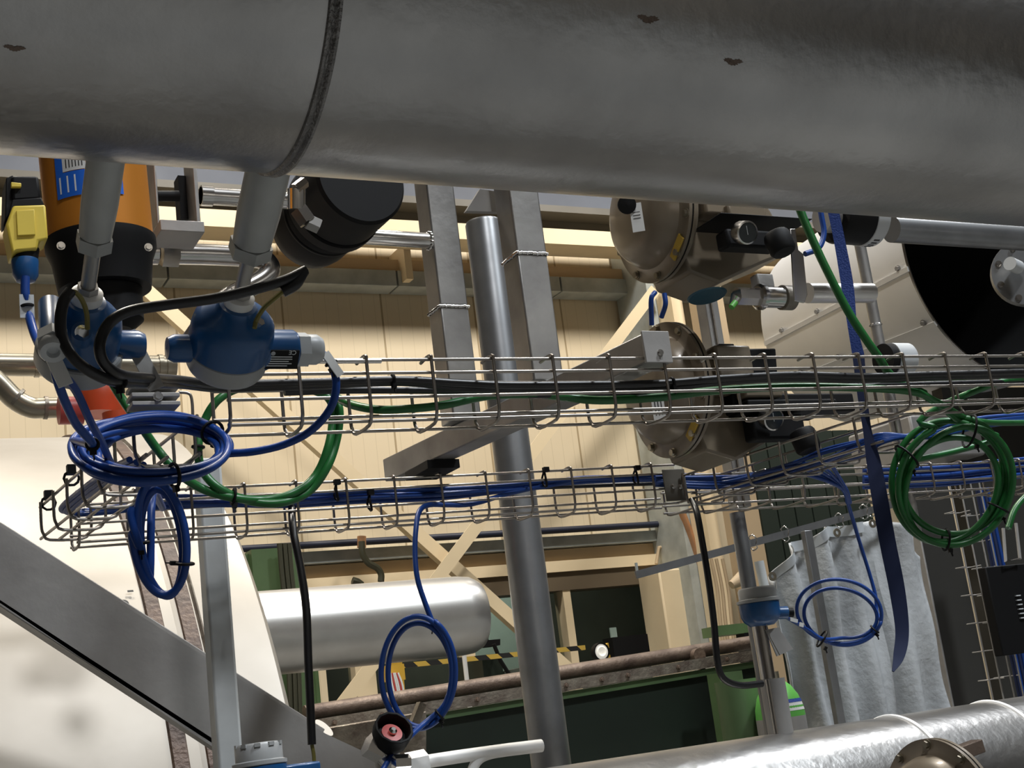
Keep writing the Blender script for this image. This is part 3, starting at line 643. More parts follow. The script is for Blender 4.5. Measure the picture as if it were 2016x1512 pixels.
# ================================================================ WIRE MESH CABLE TRAYS
def tray(name, label, p0, p1, wdt, z0, z1, zn, hook=True, first=0.0, pitch=0.1, r=0.0026, toward=None, group=None):
    """wire basket between p0 and p1 (near bottom edge line); wdt is the vector to the far side"""
    p0 = Vector(p0); p1 = Vector(p1); wv = Vector(wdt); L = (p1-p0).length; d = (p1-p0)/L; up = V(0, 0, 1)
    wn = wv.normalized(); W = wv.length
    t = thing(name, label, 'cable tray', (p0+p1)/2, group)
    H = z1-z0
    rows = [(0, H), (0, H*0.78), (0, H*0.38), (W*0.06, 0.0), (W, H*0.02), (W, H*0.27), (W, H*0.74)]
    if not hook: rows = [(0, H), (W*0.02, 0.004), (W*0.4, 0.0), (W, 0.004), (W, H)]
    ext = 0.0 if hook else 0.03
    for i, (u, h) in enumerate(rows):
        off = wn*u+up*h
        o1 = ext*(0.6+0.4*(i % 2))
        MB().cyl(p0+off-d*o1, p1+off, r, 10).build('long_wire', 'wire', t)
    k = first; c = 0.012
    while k <= L:
        b = p0+d*k; e = r*1.9
        path = [b+up*(H+0.004)+wn*0.034-d*0.0, b+up*(H+0.006)+wn*0.010, b+up*(H+0.004)-wn*e, b+up*(H-0.006)-wn*e, b-wn*e+up*c*1.6, b-wn*e+wn*0.003+up*c*0.5, b+wn*c*0.7-up*e, b+wn*(W-c)-up*e, b+wn*(W+e*0.3)+up*c*0.5, b+wn*(W+e)+up*c*1.5, b+wn*(W+e)+up*(H*(0.78 if hook else 1)+0.003)]
        if not hook: path = path[2:]
        MB().tube(path, r, 8, smooth=3).build('cross_wire', 'wire', t)
        k += pitch
    return t
x0 = 0.478
t1z = 2.014
T1 = tray('wire_cable_tray', 'upper wire mesh tray with black and green cables, starting right of the blue transmitter',
          (x0, 1.717, t1z), (2.9, 1.717, t1z+0.028), (0, 0.075, 0), t1z, t1z+0.088, 0, first=0.002)
MB().cyl(PY(560, 712, 1.714), PY(750, 711, 1.714), 0.0034, 12).build('edge_rod', 'bright', T1, label='thicker bright rod')
T2 = tray('wire_cable_tray', 'lower wire mesh tray with thin blue cables, running right from the corner basket',
          (0.392, 2.43, 1.979), (1.66, 2.43, 1.994), (0, 0.075, 0), 1.982, 2.066, 0, first=0.004)
T5 = tray('wire_cable_tray', 'far wire mesh tray behind the green coil, filled with blue cables',
          (1.70, 2.44, 1.990), (4.2, 2.44, 1.995), (0, 0.12, 0), 1.99, 2.055, 0, first=0.01)
T3 = tray('wire_cable_tray', 'short wire mesh tray coming toward the camera under the blue coil',
          (0.338, 2.44, 1.99), (0.384, 1.80, 1.99), (0.075, 0.005, 0), 1.99, 2.048, 0, first=0.01, hook=False)
T4 = tray('wire_cable_tray', 'branch wire mesh tray rising to the right from the black splice plate',
          (1.667, 2.42, 1.992), (1.735, 1.86, 1.992), (0.10, 0.008, 0), 1.992, 2.05, 0, first=0.01, hook=False)
sp_ = thing('splice_plate', 'dark splice plate with two bolts joining the lower trays', 'plate', PY(1328, 955, 2.42))
a = PY(1302, 925, 2.42); b = PY(1355, 985, 2.42)
MB().box((a.x, 2.417, b.z), (b.x, 2.420, a.z)).build('plate', 'beamgrey', sp_, 0.001)
for (x, y) in ((1326, 957), (1340, 958)): bolt(PY(x, y, 2.417), (0, -1, 0), 0.005, sp_)
sq = thing('tray_clamp', 'stack of small grey clamp plates where the corner tray meets the big tray', 'clamp', PY(300, 785, 1.80))
q = PY(305, 788, 1.81)
for k in range(4):
    MB().box((q.x-0.035, 1.79, q.z-0.012+k*0.012), (q.x+0.03, 1.83, q.z-0.006+k*0.012)).build('clamp_leaf', 'plate', sq, 0.001)
bolt(q+V(0, -0.02, 0), (0, -1, 0), 0.005, sq)
# bent hook rods right of the corner tray
for (l, nm) in (([(352, 772), (372, 775), (378, 790), (380, 828)], 'upper'), ([(312, 800), (332, 803), (340, 815), (342, 850)], 'lower')):
    cable('bent_rod', '%s bent wire rod at the open end of the corner tray' % nm, l, 0.0022, 'wire', 'rod', Y=1.83, sm=4)

# ================================================================ CABLES
bk = 'black cables in the upper tray'
c1 = [(140, 572, 1.41), (126, 592, 1.41), (119, 630, 1.41), (124, 668, 1.41), (148, 708, 1.41), (190, 738, 1.42), (235, 752, 1.46), (300, 754, 1.57), (360, 757, 1.70), (430, 764, 1.745), (520, 762, 1.75), (640, 758, 1.75), (790, 752, 1.75), (900, 763, 1.75), (1000, 766, 1.75), (1150, 764, 1.75), (1290, 766, 1.75), (1420, 752, 1.75), (1560, 745, 1.75), (1700, 748, 1.75), (1850, 742, 1.75), (2060, 738, 1.75)]
bc1 = cable('black_cable', 'black cable looping down left of the left blue transmitter into the upper tray', c1, 0.0062, 'cblack')
MB().tube(pts([(139, 573, 1.41), (152, 578, 1.41), (164, 596, 1.415), (171, 620, 1.42), (172, 648, 1.43)]), 0.0028, 8, smooth=6).build('earth_tail', 'earth', bc1)
c2 = [(602, 532, 1.41), (585, 541, 1.41), (560, 552, 1.41), (500, 570, 1.41), (420, 588, 1.41), (330, 600, 1.41), (262, 611, 1.41), (224, 628, 1.41), (203, 655, 1.41), (196, 686, 1.41), (206, 716, 1.42), (238, 738, 1.45), (290, 744, 1.53), (350, 748, 1.67), (430, 757, 1.735), (520, 755, 1.742), (640, 752, 1.742), (790, 748, 1.742), (900, 754, 1.742), (1000, 758, 1.742), (1150, 757, 1.742), (1290, 755, 1.742), (1420, 745, 1.742), (1560, 738, 1.742), (1700, 741, 1.742), (1850, 737, 1.742), (2060, 731, 1.742)]
bc2 = cable('black_cable', 'black cable sweeping across from the right transmitter and back into the upper tray', c2, 0.0062, 'cblack')
MB().tube(pts([(598, 535, 1.41), (582, 560, 1.41), (556, 575, 1.415)]), 0.0066, 10, smooth=4).build('sheath_end', 'cblack', bc2)
MB().tube(pts([(560, 572, 1.413), (538, 590, 1.43), (520, 606, 1.45), (505, 630, 1.47), (501, 646, 1.47)]), 0.0028, 8, smooth=6).build('earth_tail', 'earth', bc2)
tie_near(bc1, 238, 752, 0.01); tie_near(bc2, 780, 750, 0.01); tie_near(bc2, 1330, 752, 0.01)
cable('black_cable', 'third black cable lying at the back of the upper tray', [(560, 772, 1.77), (700, 768, 1.77), (900, 770, 1.77), (1050, 778, 1.77), (1300, 776, 1.77), (1500, 764, 1.77), (1700, 760, 1.77), (2060, 750, 1.77)], 0.0055, 'cblack')
# hanging black cables
hb = cable('black_cable', 'black cable hanging from the lower tray in front of the white pipe', [(584, 985, 2.47), (575, 1000, 2.45), (578, 1050, 2.40), (592, 1120, 2.38), (603, 1200, 2.37), (607, 1300, 2.36), (611, 1390, 2.35), (614, 1466, 2.35)], 0.0075, 'cblack')
MB().tube(pts([(614, 1466, 2.35), (618, 1490, 2.35), (619, 1530, 2.35)]), 0.0035, 8, smooth=4).build('earth_tail', 'earth', hb)
cable('black_cable', 'black cable hanging from the splice plate and curving to the right sensor stem',
      [(1362, 985, 2.40), (1372, 1010, 2.36), (1383, 1070, 2.34), (1396, 1150, 2.34), (1406, 1230, 2.34), (1412, 1300, 2.34), (1424, 1335, 2.35), (1455, 1349, 2.36), (1500, 1346, 2.37)], 0.0072, 'cblack')
# yellow connector's blue cable
ybc = cable('blue_cable', 'blue cable dropping from the yellow connector behind the left transmitter', [(50, 545, 1.76), (50, 580, 1.76), (57, 620, 1.76), (72, 668, 1.72), (98, 712, 1.62)], 0.0058, 'cblue')
MB().obox(PY(53, 603, 1.757), V(1, 0, 0), V(0, 1, 0), V(0, 0, 1), (0.009, 0.001, 0.016)).build('wire_marker', 'nylon', ybc)
tie_around(PY(53, 603, 1.76), (0.1, 0, -1), 0.0075, ybc)
# helpers for coils
def coil_cable(name, label, cpx, Y, rx, ry, turns, r, m, lead_in=(), lead_out=(), start=0.0, tilt=0.0, depth=0.03, jit=0.004, ndepth=0.0, sgn=1, group=None, rot=0.0, grow=0.0, spread=8):
    """a coil hanging round the point cpx; rx, ry its half sizes; lead_in / lead_out continue it"""
    c = PY(cpx[0], cpx[1], Y); sc = (c-CAM).dot(R3 @ V(0, 0, -1))/F
    U = (R3 @ V(1, 0, 0)); Wv = (R3 @ V(0, 1, 0)); D = R3 @ V(0, 0, -1)
    P = []
    nT = int(turns*20)
    for i in range(nT+1):
        t = start+sgn*2*PI*i/20
        k = i/20
        ph = int(k)
        jx = 1+0.03*math.sin(k*2.1)+grow*k; jy = 1+0.035*math.cos(k*1.7)+grow*k
        x = (rx*jx+spread*math.sin(2.4*k+1))*math.cos(t)+spread*0.5*math.sin(1.3*k); y = (ry*jy+spread*math.sin(1.9*k+0.5))*math.sin(t)+spread*0.6*math.cos(2.1*k)
        x, y = x*math.cos(rot)-y*math.sin(rot), x*math.sin(rot)+y*math.cos(rot)
        P.append(c+U*(x*sc)+Wv*(y*sc)+D*(ndepth*math.sin(t)+depth*(k/turns-0.5)*1.0+jit*math.sin(k*5)))
    full = pts(lead_in)+P+pts(lead_out)
    o = MB().tube(full, r, 10, smooth=4).build(name, m); PATH[o.name] = LP[0]
    tag(o, label, 'cable', group)
    return o, P, (c, U, Wv, D, sc)
# coil under the transmitters (lies on the corner tray)
lead = [(618, 694, 1.575), (640, 700, 1.57), (655, 722, 1.57), (662, 760, 1.57), (650, 805, 1.58), (612, 848, 1.60), (560, 875, 1.63), (500, 889, 1.66), (450, 893, 1.69)]
bcA, P, fr = coil_cable('blue_cable', 'blue cable from the right transmitter gathered into a flat coil on the corner tray', (312, 884), 1.74, 118, 43, 3.2, 0.0052, 'cblue',
    lead_in=lead, start=-0.1, depth=0.02, ndepth=0.09, sgn=-1, rot=-0.10, grow=0.03, jit=0.003, spread=9)
mk = [(648, 706), (663, 728)]
for (x, y) in mk: MB().obox(PY(x, y, 1.562), (V(0.5, 0, -0.8)).normalized(), V(0, 1, 0), V(0.8, 0, 0.5).normalized(), (0.009, 0.001, 0.0055)).build('wire_marker', 'label', bcA)
tie_near(bcA, 655, 716, 0.01, 0.0055)
lead = [(104, 697, 1.455), (106, 712, 1.45), (112, 745, 1.455), (128, 790, 1.48), (150, 835, 1.53), (182, 875, 1.58)]
bcB, P2, fr2 = coil_cable('blue_cable', 'blue cable from the left transmitter wound into the coil on the corner tray', (298, 882), 1.70, 132, 46, 4.1, 0.0052, 'cblue',
    lead_in=lead, start=PI+0.15, depth=0.025, ndepth=0.10, sgn=1, rot=-0.12, grow=0.015, jit=0.003, spread=11)
MB().obox(PY(117, 731, 1.445), V(0.35, 0, -0.9).normalized(), V(0, 1, 0), V(0.9, 0, 0.35).normalized(), (0.017, 0.001, 0.008)).build('wire_marker', 'label', bcB)
MB().tube(pts([(122, 735, 1.46), (150, 770, 1.50), (178, 830, 1.56), (200, 870, 1.66), (215, 905, 1.72), (230, 935, 1.85)]), 0.005, 8, smooth=6).build('second_strand', 'cblue', bcB)
for (x, y) in ((190, 885), (340, 925), (415, 862)): tie_near(bcB, x, y, cr=0.0055)
# narrow coil hanging below
bcC, P, fr = coil_cable('blue_cable', 'blue cable hanging as a narrow upright loop below the corner tray', (314, 1062), 1.95, 42, 102, 2.15, 0.006, 'cblue',
    lead_in=[(262, 1000, 1.95), (258, 1020, 1.95), (276, 1080, 1.95)], lead_out=[(300, 975, 2.0), (320, 1000, 2.2)], start=PI*0.95, depth=0.02, sgn=1, rot=0.12, grow=0.05)
tie_near(bcC, 280, 1071, 0.016); tie_near(bcC, 354, 1106, 0.016, tail=(-1, 0, 0.1))
for i in range(3):
    cable('blue_cable', 'blue cable lying along the corner tray', [(255+i*14, 905+i*5, 1.83), (215+i*10, 925+i*5, 1.95), (160+i*8, 965+i*4, 2.2), (120+i*9, 1002+i*3, 2.38), (160+i*6, 1006+i*3, 2.45), (300, 990+i*5, 2.46), (420, 988+i*3, 2.46)], 0.0045, 'cblue', group='blue cables turning from the corner tray into the lower tray')
for (x, y, Y, wh_) in ((95, 975, 2.43, 'at the far lower end'), (140, 925, 2.25, 'at the middle'), (180, 893, 2.05, 'nearest the blue coil')):
    q = PY(x, y, Y); o = MB().obox(q, V(1, 0, 0), V(0, 1, 0), V(0, 0, 1), (0.007, 0.007, 0.008))
    o.tube([q+V(0.012*math.cos(k*PI/5), 0, -0.014+0.012*math.sin(k*PI/5)) for k in range(10)], 0.0022, 6, closed=True)
    tag(o.build('cable_tie', 'black'), 'black cable tie '+wh_+' of the corner tray outer rail', 'cable tie', 'ties along the corner tray')
# blue cables along the lower tray
for i in range(5):
    dy = i*4-8; zz = 2.45+0.012*(i % 3); J = [random.uniform(-4, 4) for _ in range(12)]
    cable('blue_cable', 'thin blue cable running along the lower wire tray', [(300, 984+dy, zz), (420, 988+dy+J[0], zz), (560, 985+dy+J[1], zz), (700, 980+dy+J[2], zz), (850, 973+dy+J[3], zz), (960, 968+dy*0.8+J[4], zz), (1060, 955+dy*0.8+J[5], zz), (1150, 944+dy*0.5+J[6], zz), (1300, 940+dy*0.6, zz), (1420, 944+dy, zz)], 0.0042, 'cblue', group='blue cables in the lower tray')
cable('black_cable', 'thin black cable lying in the lower wire tray', [(430, 976, 2.49), (640, 972, 2.49), (760, 966, 2.49), (1000, 962, 2.48), (1300, 952, 2.48)], 0.0042, 'cblack')
for (x, y, Y, wh_) in ((664, 968, 2.428, 'left, by the green loop'), (730, 988, 2.43, 'just left of the hanging blue cable'), (1075, 942, 2.428, 'right of the tall dark pole'), (1255, 938, 2.428, 'left of the splice plate')):
    q = PY(x, y, Y); o = MB().obox(q+V(0, -0.004, 0.018), V(1, 0, 0), V(0, 1, 0), V(0, 0, 1), (0.006, 0.005, 0.005))
    o.tube([q+V(0.003*math.sin(k), 0.012*math.cos(k*PI/5)+0.008, 0.016*math.sin(k*PI/5)) for k in range(10)], 0.0025, 6, closed=True)
    tag(o.build('cable_tie', 'black'), 'black cable tie on the lower tray, '+wh_, 'cable tie', 'ties along the lower tray')
# blue cable leaving lower tray with hanging loop in the middle
bcD, P, fr = coil_cable('blue_cable', 'blue cable dropping from the lower tray into an upright loop before the white pipe', (821, 1323), 2.36, 66, 103, 2.30, 0.0052, 'cblue',
    lead_in=[(1060, 958, 2.45), (1000, 972, 2.45), (930, 992, 2.44), (880, 994, 2.43), (845, 994, 2.42), (826, 1006, 2.40), (819, 1040, 2.38), (817, 1090, 2.37), (822, 1140, 2.36), (838, 1190, 2.36), (852, 1225, 2.36)],
    lead_out=[(838, 1422, 2.37), (805, 1452, 2.34), (770, 1490, 2.32), (745, 1530, 2.30)], start=PI*0.33, depth=0.012, sgn=-1, grow=0.03)
tie_near(bcD, 852, 1228, 0.035, 0.0055, tail=(-0.3, 0, -1)); tie_near(bcD, 855, 1400, 0.035, 0.0055)
# blue loop by the blanket
bcE, P, fr = coil_cable('blue_cable', 'thin blue cable dropping from the branch tray into a round loop before the grey blanket', (1652, 1206), 2.42, 77, 56, 2.2, 0.0042, 'cblue',
    lead_in=[(1590, 935, 2.25), (1630, 948, 2.28), (1660, 965, 2.32), (1672, 1000, 2.36), (1690, 1060, 2.40), (1712, 1130, 2.42), (1724, 1175, 2.42), (1726, 1205, 2.42)],
    lead_out=[(1620, 1258, 2.43), (1590, 1240, 2.43), (1560, 1222, 2.42), (1545, 1214, 2.41)], start=-0.15, depth=0.01, sgn=-1, rot=-0.15, grow=0.02)
tie_near(bcE, 1724, 1240, cr=0.0045); tie_near(bcE, 1618, 1254, cr=0.0045)
MB().obox(PY(1563, 1221, 2.41), V(0.95, 0, -0.3), V(0, 1, 0), V(0.3, 0, 0.95), (0.010, 0.001, 0.004)).build('wire_marker', 'label', bcE)
MB().obox(PY(1578, 1230, 2.41), V(0.95, 0, -0.3), V(0, 1, 0), V(0.3, 0, 0.95), (0.005, 0.0015, 0.0045)).build('wire_marker', 'label', bcE)
# blue bundles on the branch tray and beyond
for i in range(6):
    J = [random.uniform(-7, 7) for _ in range(12)]
    cable('blue_cable', 'blue cable lying in the branch wire tray', [(1290, 940+i*3, 2.44), (1420, 945+i*4+J[0], 2.40), (1520, 925+i*4+J[1], 2.25+J[1]*.003), (1620, 893+i*5+J[2], 2.08+J[3]*.003), (1700, 868+i*4+J[4], 1.96), (1740, 855+i*3, 1.90), (1830, 862-i*3+J[5]*.5, 1.88), (1930, 840-i*3+J[6]*.5, 1.88), (2060, 824-i*2, 1.88)], 0.0042, 'cblue', group='blue cables in the branch tray')
for i in range(4):
    cable('blue_cable', 'short blue cable fanning out of the branch tray', [(1560+i*22, 915-i*4, 2.2), (1600+i*14, 930-i*2, 2.25), (1640+i*6, 950, 2.30), (1662+i*2, 968, 2.32), (1668+i*2, 990, 2.35)], 0.004, 'cblue', group='blue cables fanning from the branch tray')
for i in range(8):
    cable('blue_cable', 'blue cable packed in the far wire tray', [(1700, 925+i*5, 2.47+0.01*(i % 3)), (1850, 920+i*5, 2.47+0.01*(i % 3)), (1960, 908+i*5, 2.47+0.01*(i % 3)), (2080, 898+i*5, 2.48)], 0.0046, 'cblue', group='blue cables in the far tray')
# green cables
gl = [(216, 745), (240, 785), (275, 835), (310, 885), (350, 930), (400, 963), (460, 980), (520, 984), (575, 972), (620, 938), (646, 880), (655, 820), (648, 786), (615, 768), (555, 755), (485, 760), (432, 785), (402, 830), (390, 880), (398, 925), (432, 962), (490, 986), (552, 990), (608, 968), (645, 918), (664, 860), (668, 805), (652, 778)]
gA = cable('green_cable', 'green cable forming a wide hanging loop between the two wire trays', [(x_, y_, 1.90+0.008*(k_ % 2)) for k_, (x_, y_) in enumerate(gl)]+[(690, 796, 1.84), (740, 806, 1.79), (800, 805, 1.77), (870, 798, 1.77), (960, 780, 1.77), (1060, 776, 1.77)], 0.0064, 'cgreen')
tie_near(gA, 460, 982, cr=0.0068); tie_near(gA, 397, 880, cr=0.0068)
cable('green_cable', 'green cable running inside the right half of the upper tray', [(1040, 774, 1.775), (1100, 780, 1.77), (1180, 788, 1.765), (1300, 782, 1.765), (1400, 770, 1.765), (1550, 762, 1.765), (1700, 764, 1.765), (1800, 772, 1.77), (1840, 790, 1.79), (1870, 806, 1.80)], 0.007, 'cgreen')
cable('green_cable', 'green cable slanting down from the duct to the upper tray', [(1572, 405, 1.75), (1590, 450, 1.75), (1622, 520, 1.75), (1668, 610, 1.75), (1705, 668, 1.75), (1728, 700, 1.755), (1760, 745, 1.77), (1820, 775, 1.78)], 0.0075, 'cgreen')
gB, P, fr = coil_cable('green_cable', 'thick green cable coil hanging below the trays at the right', (1874, 952), 1.86, 96, 110, 4.1, 0.0062, 'cgreen',
    lead_in=[(2060, 742, 1.765), (1980, 750, 1.77), (1920, 770, 1.78), (1860, 795, 1.82), (1810, 830, 1.85)],
    lead_out=[(1960, 865, 1.87), (1900, 838, 1.84), (1840, 790, 1.80)], start=PI*0.8, depth=0.03, sgn=1, rot=-0.5, grow=0.02, spread=13)
cable('green_cable', 'green cable bowing right below the upper tray', [(1870, 806, 1.81), (1900, 822, 1.83), (1950, 832, 1.84), (2060, 832, 1.84)], 0.006, 'cgreen')
cable('green_cable', 'green cable leaving the thick coil at the right picture edge', [(1985, 1040, 1.86), (2000, 1000, 1.86), (2030, 970, 1.86), (2070, 960, 1.86)], 0.006, 'cgreen')
for (x, y) in ((1775, 900), (1905, 868), (1862, 1048), (1978, 1000)): tie_near(gB, x, y, 0.04)
# blue strap
def ribbon(l, mw, m, name, parent, th=0.0015):
    P = catmull(pts([(a_, b_, c_) for (a_, b_, c_, d_) in l]), 6); ws = catmull([V(d_, 0, 0) for (_, _, _, d_) in l], 6)
    vs = []; fs = []
    for i, p in enumerate(P):
        t = (P[min(i+1, len(P)-1)]-P[max(i-1, 0)]).normalized(); s = t.cross((p-CAM).normalized()).normalized()*ws[i].x/2; n_ = s.cross(t).normalized()*th
        vs += [p-s-n_, p+s-n_, p+s+n_, p-s+n_]
    for i in range(len(P)-1):
        for k in range(4): fs.append((i*4+k, i*4+(k+1) % 4, (i+1)*4+(k+1) % 4, (i+1)*4+k))
    fs += [(0, 3, 2, 1), tuple((len(P)-1)*4+k for k in range(4))]
    mb = MB(); mb.add(vs, fs); return mb.build(name, m, parent)
st = thing('lifting_strap', 'long blue webbing strap hanging from above the duct past the right trays', 'strap', PY(1700, 800, 1.9))
ribbon([(1636, 395, 1.88, 0.021), (1652, 470, 1.88, 0.021), (1668, 560, 1.88, 0.023), (1678, 640, 1.88, 0.018), (1690, 700, 1.88, 0.022)], 0, 'strap', 'upper_webbing', st)
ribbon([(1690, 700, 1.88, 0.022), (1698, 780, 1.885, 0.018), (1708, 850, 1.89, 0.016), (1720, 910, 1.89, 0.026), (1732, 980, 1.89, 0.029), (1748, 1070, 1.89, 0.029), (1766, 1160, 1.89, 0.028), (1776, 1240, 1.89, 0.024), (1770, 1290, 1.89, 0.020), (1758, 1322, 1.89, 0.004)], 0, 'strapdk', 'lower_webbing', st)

# ================================================================ ORANGE ACTUATOR (upper left)
oa = thing('pneumatic_actuator', 'orange cylindrical actuator with blue labels on a black valve body', 'actuator', PY(190, 470, 1.95))
ab = PY(198, 474, 1.97); at_ = PY(172, 200, 1.97); ax = (at_-ab).normalized()
barrel = MB().lathe([(0.078, 0.0), (0.0785, 0.1), (0.080, 0.25)], ab, ax, 64).build('barrel', 'orange', oa)
cx, cy, ca = frame(ax, up=(CAM-ab))
def onbarrel(ang, h, r=0.0795): return ab+cx*(r*math.cos(ang))+cy*(r*math.sin(ang))+ca*h
def patch(a0, a1, h0, h1, m, name, parent, r=0.0797):
    vs = []; n = 10
    for i in range(n+1):
        a_ = a0+(a1-a0)*i/n; vs += [onbarrel(a_, h0, r), onbarrel(a_, h1, r)]
    mb = MB().add(vs, [(2*i, 2*i+2, 2*i+3, 2*i+1) for i in range(n)]); return mb.build(name, m, parent)
# which way is image right on the barrel
sg = 1 if (cy.dot(R3 @ V(1, 0, 0))) > 0 else -1
def ang(px_): # angle giving this px offset from the axis
    return sg*math.asin(max(-1, min(1, px_/105.0)))
patch(ang(-72), ang(-58), 0.045, 0.13, 'bluelabel', 'label_sheet', barrel); patch(ang(-58), ang(-14), 0.085, 0.13, 'label', 'label_sheet', barrel, 0.0799)
patch(ang(-58), ang(-14), 0.045, 0.084, 'bluelabel', 'label_sheet', barrel); patch(ang(20), ang(52), 0.045, 0.13, 'bluelabel', 'label_sheet', barrel)
for k in range(6):
    patch(ang(-52+k*6), ang(-50+k*6), 0.09, 0.125, 'ink', 'print_line', barrel, 0.0801)
for k in range(3):
    patch(ang(-66+k*14), ang(-63+k*14), 0.052, 0.078, 'inkwhite', 'print_line', barrel, 0.0800)
for k in range(3):
    patch(ang(26+k*6), ang(28+k*6), 0.075, 0.12, 'inkwhite', 'print_line', barrel, 0.0800)
p_ = onbarrel(ang(34), 0.052, 0.0802); nr = (p_-(ab+ca*0.052)).normalized()
text('CE', 0.014, p_-ca.cross(nr)*0.004, ca, nr.cross(ca), 'inkwhite', barrel, 'print', 0.0002)
MB().lathe([(0.0815, -0.001), (0.0815, -0.016), (0.074, -0.035), (0.068, -0.08), (0.0, -0.08)], ab, ax, 48).build('valve_body', 'blackmatte', oa)
MB().lathe([(0.054, -0.081), (0.052, -0.13), (0.034, -0.145), (0, -0.145)], ab, ax, 40).build('valve_neck', 'blackmatte', oa)
for (x, y) in ((120, 484), (292, 487)):
    bolt(PY(x, y, 1.885), -V(0, 1, 0.1)+V(0, 0, 0), 0.0045, oa)
yc_ = thing('yellow_connector', 'yellow and black valve connector block clipped to the orange actuator', 'connector', PY(55, 440, 1.78))
MB().prism(pts([(22, 345), (76, 345), (82, 392), (24, 396)], 1.77), (0, 0.05, 0)).build('coil', 'black', yc_, 0.004)
MB().prism(pts([(12, 350), (26, 344), (30, 400), (14, 430), (10, 432)], 1.775), (0, 0.05, 0)).build('end_face', 'blackmatte', yc_, 0.002)
MB().prism(pts([(24, 392), (82, 388), (88, 404), (12, 440)], 1.768), (0, 0.04, 0)).build('clip', 'black', yc_, 0.002)
MB().prism(pts([(26, 404), (90, 402), (95, 470), (76, 474), (74, 490), (34, 494), (24, 500), (12, 440)], 1.76), (0, 0.045, 0)).build('plug_housing', 'yellow', yc_, 0.003); ph_ = LAST[0]
MB().prism(pts([(32, 414), (68, 412), (70, 462), (34, 464)], 1.757), (0, 0.006, 0)).build('cover_panel', 'yellow', ph_, 0.001)
MB().prism(pts([(22, 358), (42, 360), (42, 368), (22, 368)], 1.765), (0, 0.006, 0)).build('indicator', 'yellow', yc_, 0.001)
MB().cyl(PY(54, 488, 1.78), PY(50, 514, 1.78), 0.0155, 24).build('gland_neck', 'black', yc_)
MB().lathe([(0.017, 0), (0.0175, 0.003), (0.0165, 0.022), (0.012, 0.03), (0.006, 0.031)], PY(49, 512, 1.78), V(0, 0, -1), 24).build('gland_nut', 'bluepaint', yc_)
# mounting bracket and fittings right of it
br = thing('u_bracket', 'bent steel bracket between the orange actuator and the threaded pipe', 'bracket', PY(345, 400, 2.1))
MB().box((PY(303, 380, 2.05).x, 2.04, PY(303, 445, 2.05).z), (PY(308, 380, 2.05).x, 2.10, PY(308, 300, 2.05).z)).build('left_cheek', 'steel', br, 0.001)
MB().box((PY(380, 380, 2.05).x, 2.04, PY(385, 445, 2.05).z), (PY(388, 380, 2.05).x, 2.10, PY(384, 300, 2.05).z)).build('right_cheek', 'steel', br, 0.001)
MB().box((PY(303, 380, 2.05).x, 2.02, PY(345, 468, 2.05).z), (PY(388, 380, 2.05).x, 2.10, PY(345, 447, 2.05).z)).build('base', 'plate', br, 0.001)
MB().cyl(PY(305, 386, 2.07), PY(352, 386, 2.07), 0.009).build('spindle', 'blackmatte', br)
MB().box(PY(350, 345, 2.09), PY(378, 445, 2.12)).build('coupling', 'blackmatte', br)
def xpipe(name, label, x0, x1, y, Y, r, m, parent=None, cat='pipe'):
    a_ = PY(x0, y, Y); b_ = V(PY(x1, y, Y).x, Y, a_.z); o = MB().cyl(a_, b_, r).build(name, m, parent)
    if parent is None: tag(o, label, cat)
    return o
tp = thing('steel_pipe', 'bright threaded steel pipe running right from the bent bracket', 'pipe', PY(480, 390, 2.15))
a_ = PY(395, 385, 2.15); MB().cyl(a_, V(PY(600, 392, 2.15).x, 2.15, a_.z), 0.0155).build('tube', 'bright', tp)
MB().cyl(V(a_.x, 2.15, a_.z), V(a_.x+0.02, 2.15, a_.z), 0.018).build('collar', 'bright', tp)
ff = thing('elbow_pipe', 'bright steel tube with hexagon union and a downward elbow', 'pipe', PY(430, 500, 2.2))
MB().tube(pts([(350, 500), (420, 502), (490, 506), (520, 512), (532, 530), (520, 548), (490, 566), (445, 590), (400, 640), (365, 690)], 2.2), 0.0185, 20, smooth=6).build('tube', 'bright', ff)
a_ = PY(318, 498, 2.2); MB().hexn(a_, a_+V(0.028, 0, 0), 0.025).build('union_nut', 'bright', ff)
MB().lathe([(0.016, 0), (0.021, 0.003), (0.021, 0.013), (0.016, 0.016)], a_-V(0.02, 0, 0), (1, 0, 0), 24).build('ferrule', 'bright', ff)
MB().cyl(a_-V(0.05, 0, 0), a_-V(0.018, 0, 0), 0.012).build('stub', 'bright', ff)
wt = thing('welded_tube', 'bright stainless tube welded to the left square post', 'pipe', PY(770, 468, 2.28))
a_ = PY(600, 458, 2.28); MB().cyl(a_, V(PY(846, 470, 2.28).x, 2.28, a_.z-0.004), 0.0155).build('tube', 'bright', wt)
e_ = V(PY(846, 470, 2.28).x, 2.28, a_.z-0.004)
mb = MB()
for k in range(14): mb.ball(e_+V(-0.002, 0.0165*math.cos(k*PI/7), 0.0165*math.sin(k*PI/7)), 0.0035, 6)
mb.build('weld_bead', 'chrome', wt)
